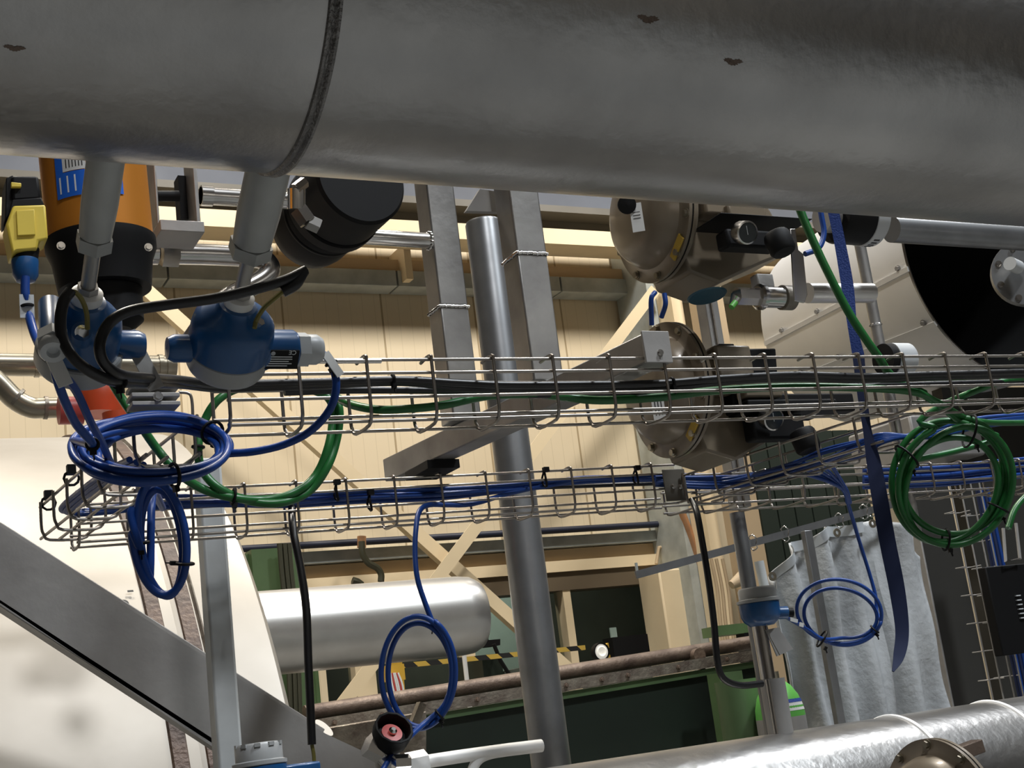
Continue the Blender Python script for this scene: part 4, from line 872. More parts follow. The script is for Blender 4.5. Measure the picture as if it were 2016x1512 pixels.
# black electric motor behind the duct
mo = thing('electric_motor', 'black cylindrical motor drive half hidden behind the duct', 'motor', PY(660, 430, 2.2))
cA = PY(712, 352, 2.05)
md = (PY(560, 505, 2.42)-cA).normalized()
MB().lathe([(0.0, 0), (0.080, 0.0), (0.085, 0.006), (0.085, 0.10), (0.080, 0.106), (0.088, 0.108), (0.088, 0.13), (0, 0.13)], cA, md, 56).build('drum', 'blackmatte', mo)
MB().lathe([(0.070, 0.131), (0.078, 0.15), (0.078, 0.22), (0.074, 0.245), (0.06, 0.262), (0, 0.262)], cA, md, 56).build('gearbox', 'blackmatte', mo)
MB().lathe([(0.079, 0.165), (0.080, 0.167), (0.080, 0.170), (0.079, 0.172)], cA, md, 56, cap=False).build('groove_ring', 'black', mo)
fq = mo
MB().hexn(PY(600, 358, 1.98), PY(582, 372, 1.98), 0.010).build('fitting_nut', 'chrome', fq)
MB().cyl(PY(584, 372, 1.99), PY(584, 412, 2.0), 0.0155, 24).build('elbow_body', 'chrome', fq)
MB().hexn(PY(588, 412, 2.0), PY(606, 438, 2.0), 0.0165).build('union_nut', 'bright', fq)
MB().hexn(PY(606, 436, 2.0), PY(628, 446, 2.0), 0.014).build('adapter', 'steel', fq)

# ================================================================ TAUPE DIAPHRAGM ACTUATORS
def actuator(label, cen, R_, Yc_, body=True, full=True):
    """axis along X, domed diaphragm case on the left"""
    c = PY(cen[0], cen[1], Yc_); t = thing('diaphragm_actuator', label, 'actuator', c, None)
    X = V(1, 0, 0); r = R_
    # left dome
    MB().lathe([(0.0, -0.066), (r*0.3, -0.065), (r*0.55, -0.060), (r*0.68, -0.050), (r*0.76, -0.032), (r*0.80, -0.014), (r*0.86, -0.010), (r, -0.009), (r, -0.002), (0, -0.002)], c, X, 72, cap=False).build('left_case', 'brown', t); lc_ = LAST[0]
    MB().lathe([(r*0.99, -0.0018), (r*0.99, 0.0018)], c, X, 72, cap=False).build('diaphragm_edge', 'black', t)
    MB().lathe([(0, 0.002), (r, 0.002), (r, 0.009), (r*0.9, 0.011), (r*0.82, 0.03), (r*0.55, 0.055), (0, 0.055)], c, X, 72, cap=False).build('right_case', 'brown', t)
    for k in range(10):
        an = k*PI/5+0.35; q = c+V(-0.009, math.cos(an)*r*0.93, math.sin(an)*r*0.93)
        bolt(q, (-1, 0, 0), 0.007, lc_, m='dull')
    # sticker
    an = math.radians(232); q = c+V(-0.03, math.cos(an)*r*0.86, math.sin(an)*r*0.86)
    rr = V(0, math.cos(an), math.sin(an)); tt = V(0, -math.sin(an), math.cos(an))
    MB().obox(c+V(-0.0125, 0, 0)+rr*r*0.90, tt, rr, X, (0.026, 0.009, 0.002)).build('warning_sticker', 'ylabel', lc_, label='yellow warning sticker')
    return t, c
def act_body(t, c, r, up):
    # yoke and positioner block to the right
    MB().prism([c+V(0.056, -0.05, -r*0.05), c+V(0.056, -0.05, r*up), c+V(0.20, -0.05, r*up), c+V(0.28, -0.05, -r*0.2), c+V(0.29, -0.05, -r*0.62), c+V(0.22, -0.05, -r*0.80), c+V(0.10, -0.05, -r*1.15), c+V(0.03, -0.05, -r*1.0), c+V(0.02, -0.05, -r*0.75)], (0, 0.13, 0)).build('yoke_body', 'brown', t, 0.006)
    MB().box(c+V(0.06, -0.095, -0.03), c+V(0.15, -0.052, 0.07)).build('positioner_block', 'brown', t, 0.006)
    MB().box(c+V(0.105, -0.11, -0.045), c+V(0.20, -0.06, -0.01)).build('terminal_block', 'brown', t, 0.005)
ta, ca_ = actuator('taupe diaphragm actuator hanging from under the duct, upper one', (1288, 424), 0.140, 2.16)
act_body(ta, ca_, 0.140, 0.9)
q = ca_+V(-0.062, -0.105, 0.035)
lb = PY(1254, 428, 1.99)
nn = V(-0.55, -0.83, -0.05).normalized(); tx = nn.cross(V(0, 0, 1)).normalized()*-1
MB().obox(lb, V(0, 0, 1).cross(nn).normalized(), nn.cross(V(0, 0, 1).cross(nn)).normalized(), nn, (0.0115, 0.028, 0.0006)).build('type_label', 'label', ta, label='white type label'); tl_ = LAST[0]
for k in range(4):
    MB().obox(lb+nn*0.001+V(0, 0, 0.016-k*0.006), V(0, 0, 1).cross(nn).normalized(), V(0, 0, 1), nn, (0.007, 0.0007, 0.0002)).build('print_line', 'ink', tl_, smooth=False)
kn = PY(1242, 396, 1.98); MB().lathe([(0.016, 0), (0.018, 0.012), (0.0, 0.014)], kn+V(0, 0.02, 0), V(-0.3, -0.9, -0.3), 20).build('vent_plug', 'black', ta)
p = PY(1392, 582, 2.06); MB().lathe([(0, 0), (0.040, 0), (0.037, 0.003), (0, 0.004)], p, V(0.0, -0.12, -1), 32).build('blue_disc', 'bluelabel' if False else M.setdefault('discblue', mat('dull teal blue disc', (0.03, 0.10, 0.15), 0.1, 0.4)), ta, label='dull blue round plate')
tb_, cb_ = actuator('taupe diaphragm actuator behind the upper tray, lower one', (1318, 768), 0.140, 2.24)
act_body(tb_, cb_, 0.140, 0.10)
MB().box(cb_+V(-0.112, -0.06, 0.035), cb_+V(-0.104, 0.0, 0.075)).build('air_port', 'brown', tb_, 0.003)
lb = PY(1296, 800, 2.13)
MB().obox(lb, V(0.8, -0.6, 0), V(0, 0, 1), V(-0.6, -0.8, 0), (0.012, 0.026, 0.0006)).build('type_label', 'label', tb_, label='white type label'); tl_ = LAST[0]
for k in range(3):
    MB().obox(lb+V(-0.6, -0.8, 0)*0.001+V(0.8, -0.6, 0)*(0.006-k*0.006), V(0.8, -0.6, 0), V(0, 0, 1), V(-0.6, -0.8, 0), (0.001, 0.018, 0.0002)).build('print_line', 'ink', tl_, smooth=False)
tc_, cc_ = actuator('taupe diaphragm actuator at the lower right edge in front of the thick pipe', (1858, 1612), 0.145, 2.0)
MB().beam(cc_+V(0.03, 0.02, 0.10), cc_+V(0.14, 0.02, 0.115), 0.03, 0.025).build('side_bar', 'rust', tc_, 0.002)
# positioner accessories (black gauges etc.)
def accessory(label, gx, gy, kx, ky, Y):
    t = thing('pressure_regulator', label, 'regulator', PY(gx, gy, Y))
    g = PY(gx, gy, Y-0.03); gd = V(-0.08, -0.9, -0.35).normalized()
    MB().lathe([(0.0, 0), (0.022, 0), (0.023, 0.004), (0.023, 0.026), (0.020, 0.027)], g-gd*0.03, gd, 32, cap=False).build('gauge_case', 'bright', t); gc_ = LAST[0]
    MB().lathe([(0.0, 0.0265), (0.0205, 0.0265)], g-gd*0.03, gd, 32, cap=False).build('gauge_face', M.setdefault('gface', mat('dark gauge glass', (0.03, 0.034, 0.034), 0, 0.15)), gc_)
    x_, y_, z_ = frame(gd); MB().beam(g-gd*0.003+x_*-0.004, g-gd*0.003+x_*0.013+y_*0.004, 0.0015, 0.0006).build('gauge_needle', 'inkwhite', gc_)
    k = PY(kx, ky, Y-0.03)
    mb = MB(); kd = V(0.1, -0.25, -1).normalized()
    mb.lathe([(0.0, -0.02), (0.024, -0.019), (0.027, -0.012), (0.026, 0.02), (0.022, 0.026), (0, 0.027)], k, kd, 14); mb.build('knob', 'blackmatte', t, 0.001)
    MB().box(PY(gx-55, gy-40, Y), PY(gx+95, gy-8, Y+0.05)+V(0, 0.05, 0)).build('manifold', 'blackmatte', t, 0.004)
    MB().box(PY(gx-45, gy-10, Y+0.01), PY(gx+40, gy+45, Y+0.05)).build('positioner_case', 'blackmatte', t, 0.006)
    return t
accessory('black regulator with a round gauge and ribbed knob by the upper taupe actuator', 1474, 458, 1534, 476, 1.98)
accessory('black regulator with gauge and knob under the upper tray by the lower taupe actuator', 1526, 826, 1584, 865, 2.12)
# fittings right of upper actuator
vf = thing('ball_valve', 'stainless ball valve with a flat lever below the black regulator', 'valve', PY(1510, 580, 2.05))
a_ = PY(1450, 583, 2.02); MB().hexn(a_, a_+V(0.055, 0, 0), 0.018).build('hex_end', 'bright', vf)
MB().cyl(a_+V(0.055, 0, 0), a_+V(0.12, 0, 0), 0.021).build('valve_body', 'bright', vf)
MB().lathe([(0.021, 0), (0.026, 0.004), (0.026, 0.012), (0.021, 0.016)], a_+V(0.05, 0, 0), (1, 0, 0)).build('body_flange', 'bright', vf)
MB().box(a_+V(0.055, -0.005, 0.02), a_+V(0.095, 0.02, 0.048)).build('top_block', 'plate', vf, 0.003)
MB().prism(pts([(1556, 450), (1566, 450), (1572, 492), (1582, 500), (1590, 580), (1584, 596), (1564, 592), (1560, 520)], 1.96), (0, 0.004, 0)).build('lever', 'bright', vf, 0.001)
MB().cyl(a_+V(0.11, 0, -0.0), a_+V(0.135, 0, -0.0), 0.025).build('lever_nut', 'rustlt', vf)
MB().cyl(PY(1448, 595, 2.0), PY(1440, 605, 2.0), 0.006).build('green_cap', 'greenlt', vf)
MB().cyl(PY(1440, 600, 2.03), a_, 0.005, 12, 0.012).build('nipple', 'bright', vf)
tag(MB().cyl(PY(1590, 577, 2.35), PY(1715, 577, 2.35), 0.024).build('steel_pipe', 'jacket'), 'bright steel pipe between the ball valve and the tall grey tube', 'pipe')
cable('blue_cable', 'two short blue cable ends dropping under the upper taupe actuator', [(1290, 575, 2.1), (1282, 590, 2.1), (1283, 640, 2.12)], 0.005, 'cblue')
cable('blue_cable', 'short blue cable tail beside another under the upper taupe actuator', [(1308, 578, 2.1), (1310, 600, 2.1), (1302, 625, 2.12)], 0.005, 'cblue')
cable('blue_hose', 'blue hose looping behind the slanting green cable under the duct', [(1585, 500, 2.1), (1612, 488, 2.1), (1622, 460, 2.1), (1618, 430, 2.1), (1612, 400, 2.1)], 0.006, 'cblue', 'hose')
mbx = thing('motor_block', 'black round sensor head with printed ring under the duct at right', 'sensor', PY(1690, 460, 2.2))
q = PY(1645, 425, 2.2)
MB().lathe([(0.0, -0.01), (0.060, -0.01), (0.064, 0.0), (0.064, 0.105), (0, 0.105)], q, (1, 0, 0), 40).build('drum', 'black', mbx); db_ = LAST[0]
MB().lathe([(0.0642, 0.07), (0.066, 0.071), (0.066, 0.104), (0.0642, 0.106)], q, (1, 0, 0), 40, cap=False).build('ring_label', 'nylon', db_); rl_ = 1
for k_ in range(4):
    an_ = -1.9+0.17*k_; MB().obox(q+V(0.088, math.cos(an_)*0.0662, math.sin(an_)*0.0662), (1, 0, 0), (0, -math.sin(an_), math.cos(an_)), (0, math.cos(an_), math.sin(an_)), (0.008, 0.002, 0.0006)).build('print_mark', 'ink', db_, smooth=False)
MB().cyl(q+V(-0.04, 0, -0.005), q+V(-0.01, 0, -0.005), 0.035).build('neck', 'plate', mbx)
tag(MB().cyl(PY(1755, 452, 2.25), V(4.5, 2.25, PY(1755, 452, 2.25).z-0.004), 0.031).build('steel_pipe', 'darkpole'), 'dull steel pipe running right just under the duct', 'pipe')
q = PY(1716, 600, 2.5)
tt_ = thing('grey_tube', 'grey steel tube with a welded joint in front of the bright drum', 'tube', (q.x, 2.5, 2.3))
z_j = PY(1722, 640, 2.5).z
MB().cyl((q.x, 2.5, z_j+0.002), (q.x, 2.5, 2.78), 0.0145).build('upper_tube', 'steel', tt_)
MB().cyl((q.x, 2.5, 1.9), (q.x, 2.5, z_j-0.002), 0.0145).build('lower_tube', 'steel', tt_)
MB().lathe([(0.0145, -0.003), (0.017, 0), (0.0145, 0.003)], (q.x, 2.5, z_j), (0, 0, 1), 24, cap=False).build('weld_bead', 'chrome', tt_)
q = PY(1736, 695, 2.25)
cl = thing('pipe_clamp', 'black and grey round clip standing behind the upper tray at right', 'clamp', q)
MB().lathe([(0.0, 0), (0.036, 0), (0.036, 0.02), (0, 0.02)], q+V(0, 0, -0.015), (1, 0, 0), 32).build('black_half', 'blackmatte', cl)
MB().lathe([(0.0, 0), (0.038, 0), (0.038, 0.05), (0.034, 0.055), (0, 0.055)], q+V(0.021, 0, -0.015), (1, 0, 0), 32).build('grey_half', 'nylon', cl)
po = thing('aluminium_post', 'grey slotted aluminium post behind the two taupe actuators', 'post', PY(1400, 650, 2.6))
q = PY(1400, 650, 2.6)
MB().box((q.x-0.019, 2.58, 2.0), (q.x+0.019, 2.62, 2.9)).build('profile', 'steel', po, 0.002)
MB().box((q.x-0.006, 2.575, 2.0), (q.x-0.002, 2.581, 2.9)).build('slot', 'rustlt', po, smooth=False)
eb = thing('positioner', 'black boxy positioner behind the top rails of the upper tray', 'positioner', PY(1470, 700, 2.2))
MB().prism(pts([(1402, 690), (1436, 686), (1528, 685), (1532, 740), (1400, 745)], 2.2), (0, 0.06, 0)).build('body', 'blackmatte', eb, 0.004)
MB().box(PY(1415, 676, 2.21), PY(1430, 690, 2.24)).build('button', 'black', eb, 0.002)
eb2 = MB().box(PY(1440, 775, 2.16), PY(1650, 822, 2.22)).build('dark_block', 'blackmatte', bevel=0.004)
tag(eb2, 'black block seen between the wires of the upper tray at right', 'block')

# ================================================================ BRIGHT DRUM WITH BLACK MOUTH
dc = PY(1972, 505, 4.0); RD = 0.565
dr = thing('open_drum', 'large bright steel drum with a black open mouth at the right edge', 'drum', dc)
DL = 1.12
RQ = 0.475
MB().lathe([(RD, 0.0), (RQ, DL), (RQ*0.97, DL+0.02), (0, DL+0.02)], dc, (0, 1, 0), 128, cap=False).build('shell', 'drumshell', dr)
MB().lathe([(RD-0.006, 0.0), (RQ-0.008, DL-0.01), (0, DL-0.01)], dc, (0, 1, 0), 96, cap=False).build('lining', 'void', dr)
MB().lathe([(RD-0.006, 0.0), (RD-0.003, -0.004), (RD+0.003, -0.004), (RD+0.004, 0.004)], dc, (0, 1, 0), 128, cap=False).build('rim', 'bright', dr)
for an in (math.radians(188), math.radians(214)):
    d0 = V(math.cos(an), 0, math.sin(an))
    MB().beam(dc+d0*(RD+0.004)+V(0, 0.0, 0), dc+d0*(RQ+0.004)+V(0, DL, 0), 0.022, 0.008, up=d0).build('lap_seam', 'drumshell', dr)
    for k in range(4):
        bolt(dc+V(math.cos(an-0.04), 0, math.sin(an-0.04))*(RD+(RQ-RD)*(0.06+0.30*k)/DL)+V(0, 0.06+0.30*k, 0), V(math.cos(an-0.04), 0, math.sin(an-0.04)), 0.011, dr, 'rivet', 'plate')
iv = thing('valve_flange', 'grey round flange valve in front of the drum mouth at the right edge', 'valve', PY(2000, 530, 3.2))
q = PY(2022, 535, 3.2)
MB().lathe([(0, 0), (0.12, 0), (0.122, 0.01), (0.122, 0.03), (0, 0.03)], q, V(0.5, 0.6, 0.0), 40).build('flange', 'darkpole', iv)
MB().lathe([(0, 0), (0.075, 0), (0.08, 0.03), (0, 0.03)], q+V(0.035, 0.04, 0), V(0.5, 0.6, 0.0), 40).build('body', 'darkpole', iv)
for k in range(8):
    an = k*PI/4+0.3; dx_ = V(0.6, -0.5, 0).normalized(); bolt(q+dx_*0.1*math.cos(an)+V(0, 0, 0.1*math.sin(an)), V(-0.5, -0.6, 0), 0.009, iv)
MB().cyl(q+V(-0.10, -0.02, 0.02), q+V(-0.04, -0.0, 0.015), 0.024).build('stud', 'nylon', iv)
sd = thing('support_duct', 'dull grey box duct below the bright drum behind the coil', 'duct', PY(1870, 860, 4.2))
MB().box((PY(1800, 870, 4.2).x, 4.2, PY(1870, 898, 4.2).z), (PY(1934, 860, 4.2).x, 4.6, PY(1870, 815, 4.2).z)).build('body', 'plate', sd, 0.01)

# ================================================================ LOWER RIGHT THICK PIPE, SENSOR 3, BLANKET, PANELS
PYc, PZc, PR = 2.40, 1.318, 0.168
lp = thing('thick_pipe', 'thick stainless pipe across the lower right corner', 'pipe', (2.2, PYc, PZc))
s1 = on_cylinder(1800, 1425, PYc, PZc, PR).x; s2 = on_cylinder(1992, 1395, PYc, PZc, PR).x
xs = [0.9, s1-0.003, s2-0.003, 4.6]
for i in range(3):
    MB().lathe([(PR, 0), (PR, xs[i+1]-xs[i]-0.003)], (xs[i]+0.003, PYc, PZc), (1, 0, 0), 120, cap=(i == 0)).build('pipe_section', 'duct', lp)
for s in (s1, s2):
    MB().lathe([(PR-0.001, -0.007), (PR+0.003, -0.005), (PR+0.005, 0), (PR+0.003, 0.005), (PR-0.001, 0.007)], (s, PYc, PZc), (1, 0, 0), 120, cap=False).build('weld_seam', 'weldbright', lp)
nz = PY(1530, 1400, 2.40); nzx = nz.x
MB().cyl((nzx, PYc, PZc+PR*0.9), (nzx, PYc, PY(1508, 1338, 2.4).z), 0.027, 36).build('nozzle', 'plate', lp)
MB().cyl((nzx-0.02, PYc-0.012, PZc+PR*0.9), (nzx-0.02, PYc-0.012, PY(1508, 1338, 2.4).z), 0.006, 12).build('nozzle_rib', 'bright', lp)
s3 = thing('temperature_sensor', 'upright blue and grey sensor head on a stem above the thick pipe', 'transmitter', (nzx, PYc, 1.6))
hx = PY(1494, 1190, 2.4); sz = lambda y: PY(1500, y, 2.4).z
MB().cyl((nzx-0.010, PYc, sz(1338)), (nzx-0.010, PYc, sz(1232)), 0.016, 30).build('stem', 'bright', s3)
MB().lathe([(0.012, 0), (0.012, 0.012), (0, 0.012)], (nzx-0.010, PYc, sz(1244)), (0, 0, 1), 6).build('stem_nut', 'chrome', s3)
hc = V(hx.x, PYc, 0)
MB().lathe([(0.0, sz(1234)), (0.026, sz(1232)), (0.038, sz(1222)), (0.043, sz(1212)), (0.044, sz(1187)), (0, sz(1187))], hc, (0, 0, 1), 48).build('housing', 'bluepaint', s3)
MB().lathe([(0.045, sz(1186)), (0.047, sz(1185)), (0.047, sz(1180)), (0.041, sz(1178)), (0.041, sz(1160)), (0.038, sz(1156)), (0, sz(1156))], hc, (0, 0, 1), 48).build('cap', 'capgrey', s3, label='grey screw cap')
MB().cyl(hc+V(0.035, -0.01, sz(1210)), hc+V(0.058, -0.018, sz(1212)), 0.014).build('gland_boss', 'bluepaint', s3)
MB().cyl(hc+V(0.058, -0.018, sz(1212)), hc+V(0.07, -0.022, sz(1213)), 0.010).build('gland_cap', 'black', s3)
MB().prism([PY(1508, 1240, 2.38), PY(1532, 1235, 2.38), PY(1562, 1278, 2.38), PY(1530, 1292, 2.38)], (0, 0.003, 0)).build('tag_plate', 'plate', s3)
MB().tube(pts([(1508, 1225, 2.375), (1516, 1255, 2.375), (1535, 1290, 2.375)]), 0.0012, 6).build('tag_wire', 'bright', s3)
q = PY(1462, 1110, 2.55)
pv = thing('support_tube', 'slim grey upright tube behind the blue topped sensor', 'pole', (q.x, 2.6, 1.0))
q = PY(1462, 1080, 2.6)
MB().cyl((q.x, 2.6, 0.9), (q.x, 2.6, 1.99), 0.018, 28).build('tube', 'darkpole', pv)
# gas cylinder
q = PY(1535, 1400, 3.0)
gcx = thing('gas_cylinder', 'gas cylinder with a bright green shoulder and grey body behind the thick pipe', 'gas cylinder', (q.x, 3.0, 0))
zt = PY(1535, 1336, 3.0).z
MB().lathe([(0.0, zt), (0.022, zt-0.004), (0.04, zt-0.02), (0.055, zt-0.045), (0.064, zt-0.075), (0.066, zt-0.10)], (q.x, 3.0, 0), (0, 0, 1), 48, cap=False).build('shoulder', 'greenlt', gcx)
MB().lathe([(0.066, zt-0.10), (0.066, 0.05), (0, 0.05)], (q.x, 3.0, 0), (0, 0, 1), 48, cap=False).build('body', 'plate', gcx)
MB().lathe([(0.0612, zt-0.062), (0.0655, zt-0.085)], (q.x, 3.0, 0), (0, 0, 1), 48, cap=False, up=(1, 0, 0), a0=-2.2, a1=0.3).build('shoulder_label', 'label', gcx, label='white label')
MB().lathe([(0.0592, zt-0.055), (0.0622, zt-0.064)], (q.x, 3.0, 0), (0, 0, 1), 48, cap=False, up=(1, 0, 0), a0=-1.9, a1=-0.4).build('shoulder_band', 'strap', gcx)
MB().cyl((q.x, 3.0, zt-0.01), (q.x, 3.0, zt+0.02), 0.014).build('valve_stub', 'dull', gcx)
q2 = PY(1480, 1420, 3.05); tag(MB().cyl((q2.x+0.02, 3.12, 0.0), (q2.x+0.02, 3.12, PY(1480, 1335, 3.1).z), 0.06, 32).build('gas_cylinder', 'green'), 'mid green cylinder left of the grey and green gas cylinder', 'gas cylinder')
# blanket
def lerp(a_, b_, t): return a_+(b_-a_)*t
topL = [(1524, 1146), (1536, 1122), (1553, 1094), (1565, 1066), (1590, 1062), (1606, 1042), (1640, 1035), (1662, 1038), (1684, 1030), (1728, 1022), (1752, 1034), (1790, 1066), (1820, 1094)]
botL = [(1600, 1470), (1612, 1468), (1625, 1466), (1645, 1464), (1665, 1462), (1690, 1460), (1712, 1456), (1735, 1452), (1760, 1446), (1790, 1438), (1820, 1430), (1850, 1420), (1872, 1402)]
nU, nV = 96, 40
def samp(L, t):
    u = t*(len(L)-1); i = min(int(u), len(L)-2); f = u-i; return (lerp(L[i][0], L[i+1][0], f), lerp(L[i][1], L[i+1][1], f))
vs = []; YB = 3.3
for j in range(nV+1):
    for i in range(nU+1):
        u = i/nU; v = j/nV; a_ = samp(topL, u); b_ = samp(botL, u)
        x = lerp(a_[0], b_[0], v); y = lerp(a_[1], b_[1], v)
        fold = 0.035*math.sin(u*PI*9.0+0.6*math.sin(v*2)) * (1-0.75*max(0, (u-0.62)/0.38)) + 0.02*math.sin(u*PI*4+v*1.5) + 0.008*math.sin(v*9+u*7)
        if u > 0.72: fold += 0.02*math.sin((u-0.72)*30-v*3)
        p = PY(x, y, YB); vs.append(V(p.x, YB+fold, p.z))
fs = [(j*(nU+1)+i, j*(nU+1)+i+1, (j+1)*(nU+1)+i+1, (j+1)*(nU+1)+i) for j in range(nV) for i in range(nU)]
bl = thing('welding_blanket', 'grey heavy cloth curtain hung by eyelets from a flat bar', 'curtain', PY(1700, 1250, YB))
mb = MB(); mb.add(vs, fs); bo = mb.build('cloth', 'cloth', bl)
sm_ = bo.modifiers.new('thick', 'SOLIDIFY'); sm_.thickness = 0.004
# hem strip
hv = []; 
for i in range(int(nU*0.72)):
    for (jj, off) in ((0, 0), (2, 0)):
        q = vs[jj*(nU+1)+i]; hv.append(q+V(0, -0.012, 0.002))
mb = MB(); mb.add(hv, [(2*i, 2*i+2, 2*i+3, 2*i+1) for i in range(int(nU*0.72)-1)]); mb.build('hem', 'clothstain', bl)
for (x, y) in ((1520, 1131), (1647, 1045), (1717, 1027)):
    q = PY(x, y+4, YB-0.075); MB().lathe([(0.006, 0), (0.0135, 0.0), (0.0135, 0.004), (0.006, 0.004), (0.006, 0.0)], q, (0, -1, 0), 24, cap=False).build('eyelet', 'dull', bl)
fb = thing('curtain_bar', 'flat grey bar rising to the right above the cloth curtain', 'bar', PY(1500, 1060, 3.25))
a_ = PY(1252, 1132, 3.25); b_ = PY(1790, 984, 3.25)
MB().beam(a_, b_, 0.008, 0.022, up=(0, 0, 1)).build('bar', 'darkpole', fb)
MB().beam(PY(1252, 1108, 3.25), PY(1256, 1138, 3.25), 0.006, 0.006).build('end_lug', 'galv', fb)
for (x, y, wh_) in ((1652, 1022, 'third from the left'), (1700, 1005, 'fourth from the left'), (1714, 1000, 'rightmost'), (1545, 1048, 'second from the left'), (1482, 1065, 'leftmost')):
    q = PY(x, y, 3.25)
    tag(MB().tube([q+V(0.004*math.sin(k*2), 0.018*math.cos(k*PI/8), -0.005+0.024*math.sin(k*PI/8)) for k in range(16)], 0.0018, 6, closed=True).build('curtain_ring', 'bright'),
        'thin wire ring on the flat curtain bar, '+wh_, 'ring', 'wire rings on the curtain bar')
q = PY(1604, 1200, 3.12)
q = PY(1624, 1255, 3.14)
tag(MB().box((q.x-0.014, 3.13, 0), (q.x+0.014, 3.15, PY(1588, 1045, 3.14).z)).build('support_pole', 'darkpole', bevel=0.002), 'dark grey square bar in front of the cloth curtain', 'pole')
tag(MB().cyl(PY(1494, 1105, 3.2), PY(1506, 1160, 3.2), 0.014, 20).build('clamp_handle', 'greypaint'), 'short grey handle hanging left of the cloth curtain', 'handle')
# dark panel, mesh ladders, black box
pn_ = thing('partition', 'tall charcoal panel right of the cloth curtain', 'panel', (3.95, 4.0, 0.6))
xL = PY(1848, 1250, 4.0).x; xR = PY(1926, 1250, 4.0).x
MB().box((xL, 4.0, 0.6), (xR, 4.06, 2.28)).build('sheet', 'darkpanel', pn_, 0.003)
MB().box((xL-0.008, 3.99, 0.6), (xL, 4.07, 2.28)).build('edge', 'plate', pn_, 0.002)
for gi, (pxa, Yy) in enumerate(((1941, 3.6), (1972, 3.7))):
    t = thing('vertical_wire_tray', ('inner' if gi == 0 else 'outer')+' upright wire mesh tray behind the green coil', 'cable tray', PY(pxa, 1250, Yy))
    xc = PY(pxa, 1250, Yy).x
    for dx_ in (-0.028, 0.022) if gi == 0 else (0.0, 0.045):
        MB().cyl((xc+dx_, Yy, 0.9), (xc+dx_, Yy, 2.22), 0.003, 8).build('long_wire', 'plate', t)
    z = 1.0
    while z < 2.2:
        MB().tube([(xc-0.03, Yy, z), (xc-0.03, Yy+0.05, z), (xc+0.045, Yy+0.05, z), (xc+0.045, Yy, z)], 0.002, 6).build('cross_wire', 'plate', t); z += 0.1
for i in range(4):
    q = PY(1962+i*7, 1150, 3.72); tag(MB().cyl((q.x, 3.72, 0.9), (q.x, 3.72, 2.2), 0.008, 10).build('blue_cable', 'cblue' if i % 2 else 'strapdk'), 'dark blue cable running up the upright wire tray', 'cable', 'blue cables in the upright tray')
q = PY(1985, 1200, 3.5)
bb = thing('black_enclosure', 'black electrical box at the right picture edge', 'enclosure', q)
MB().box((PY(1957, 1200, 3.5).x, 3.5, PY(1985, 1290, 3.5).z), (PY(2080, 1200, 3.5).x, 3.54, PY(1985, 1112, 3.5).z)).build('body', 'black', bb, 0.004)
for k in range(6):
    z = PY(1990, 1175+k*9, 3.49).z; MB().box((PY(2003, 1200, 3.5).x, 3.492, z), (PY(2012, 1200, 3.5).x, 3.499, z+0.004)).build('terminal', 'nylon', bb, smooth=False)
MB().tube([PY(1975, 1040, 3.48), PY(1980, 1105, 3.48), PY(2008, 1100, 3.48), PY(2000, 1030, 3.48)], 0.006, 8).build('carry_frame', 'plate', bb)
tag(MB().box((PY(1942, 1200, 4.3).x, 4.3, 0.5), (6.2, 4.36, 2.75)).build('dark_backboard', 'darkpanel', smooth=False), 'large dark board behind the upright wire trays', 'panel')

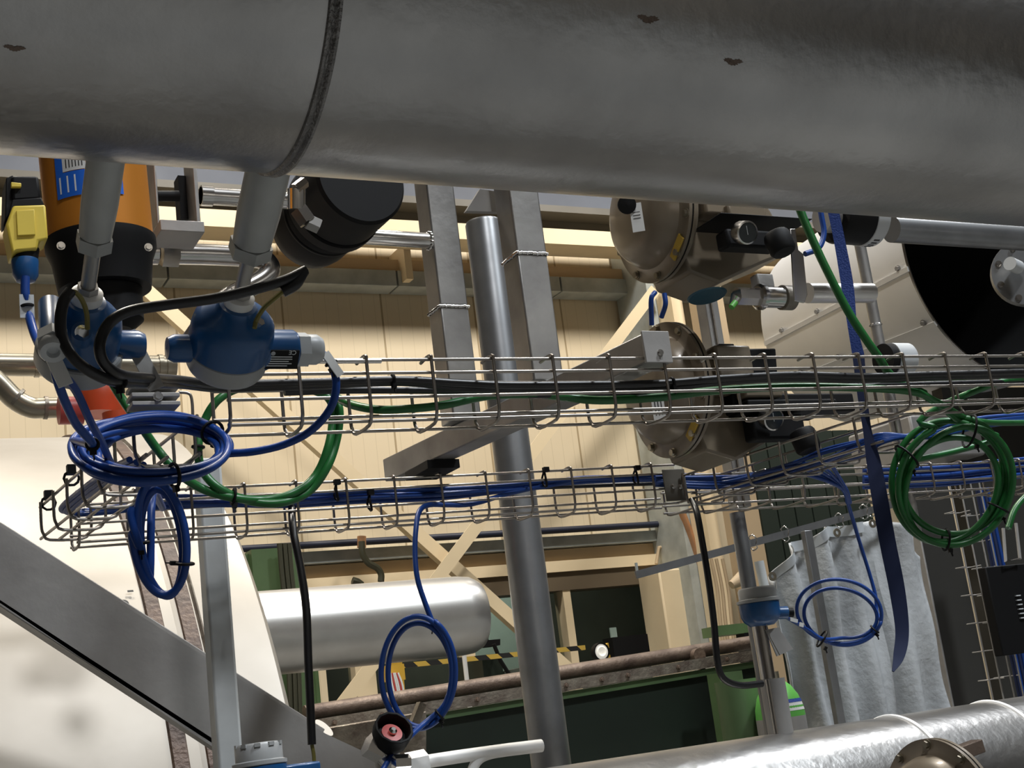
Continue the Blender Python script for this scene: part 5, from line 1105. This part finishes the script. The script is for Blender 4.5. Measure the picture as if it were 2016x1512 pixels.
# ================================================================ BOTTOM CENTRE: SENSOR CAP, VALVE, WHITE PIPE
s4 = thing('temperature_sensor', 'sensor with a light grey cap and blue head at the bottom edge', 'transmitter', PY(516, 1500, 2.3))
c = PY(512, 1512, 2.3)
MB().lathe([(0.043, 0.002), (0.046, 0.004), (0.046, 0.010), (0.040, 0.012), (0.040, 0.036), (0.037, 0.040), (0.0, 0.040)], c, V(0.0, 0.05, 1), 40).build('cap', 'capgrey', s4, label='light grey cap with raised ribs'); cp_ = LAST[0]
for k in range(10):
    an = k*PI/5; MB().beam(c+V(0.034*math.cos(an), 0.034*math.sin(an), 0.038), c+V(0.040*math.cos(an), 0.040*math.sin(an), 0.038), 0.010, 0.006).build('cap_rib', 'capgrey', cp_)
MB().lathe([(0, -0.05), (0.044, -0.05), (0.045, 0.0015), (0, 0.0015)], c, V(0.0, 0.05, 1), 40).build('housing', 'bluepaint', s4)
MB().box(c+V(0.03, -0.02, -0.02), c+V(0.10, 0.02, -0.001)).build('terminal_arm', 'bluepaint', s4, 0.004)
vv = thing('needle_valve', 'valve with a black hooded red knob near the bottom centre', 'valve', PY(775, 1450, 2.32))
c = PY(772, 1442, 2.32); kd = V(0.06, -0.80, 0.62).normalized()
MB().lathe([(0.022, -0.03), (0.033, -0.02), (0.036, 0.0), (0.036, 0.014), (0.031, 0.014), (0.028, -0.010), (0.0, -0.010)], c, kd, 12).build('hood', 'blackmatte', vv, 0.001)
MB().lathe([(0.019, -0.009), (0.019, 0.0), (0.0, 0.001)], c, kd, 32).build('knob', 'redknob', vv)
MB().lathe([(0.0075, 0.001), (0.0075, 0.006), (0.004, 0.010), (0.0, 0.010)], c, kd, 20).build('knob_screw', 'chrome', vv)
MB().cyl(c-kd*0.03, c-kd*0.05+V(0.0, 0, -0.04), 0.022).build('valve_body', 'steel', vv)
MB().hexn(PY(722, 1465, 2.34), PY(752, 1480, 2.34), 0.022).build('union_nut', 'bright', vv)
MB().cyl(PY(745, 1478, 2.34), PY(765, 1500, 2.34), 0.016).build('union_neck', 'bright', vv)
MB().hexn(PY(775, 1502, 2.30), PY(805, 1500, 2.30), 0.014).build('outlet_nut', 'chrome', vv)
wh = thing('white_pipe', 'white painted pipe with a branch running to the dark pole foot', 'pipe', PY(950, 1490, 2.5))
MB().hexn(PY(800, 1508, 2.45), PY(838, 1500, 2.45), 0.024).build('coupling', 'whiteplast', wh)
MB().tube(pts([(836, 1500), (900, 1490), (1000, 1476), (1066, 1468)], 2.45), 0.0125, 16).build('pipe', 'whiteplast', wh)
MB().tube(pts([(1000, 1478), (960, 1486), (938, 1500), (925, 1530)], 2.45), 0.010, 16, smooth=5).build('branch', 'whiteplast', wh)
tag(MB().beam(PY(830, 1385, 5.1), PY(808, 1440, 5.1), 0.04, 0.03).build('steel_strut', 'rustlt', smooth=False), 'slanted pale steel strut rising behind the red valve knob', 'strut')
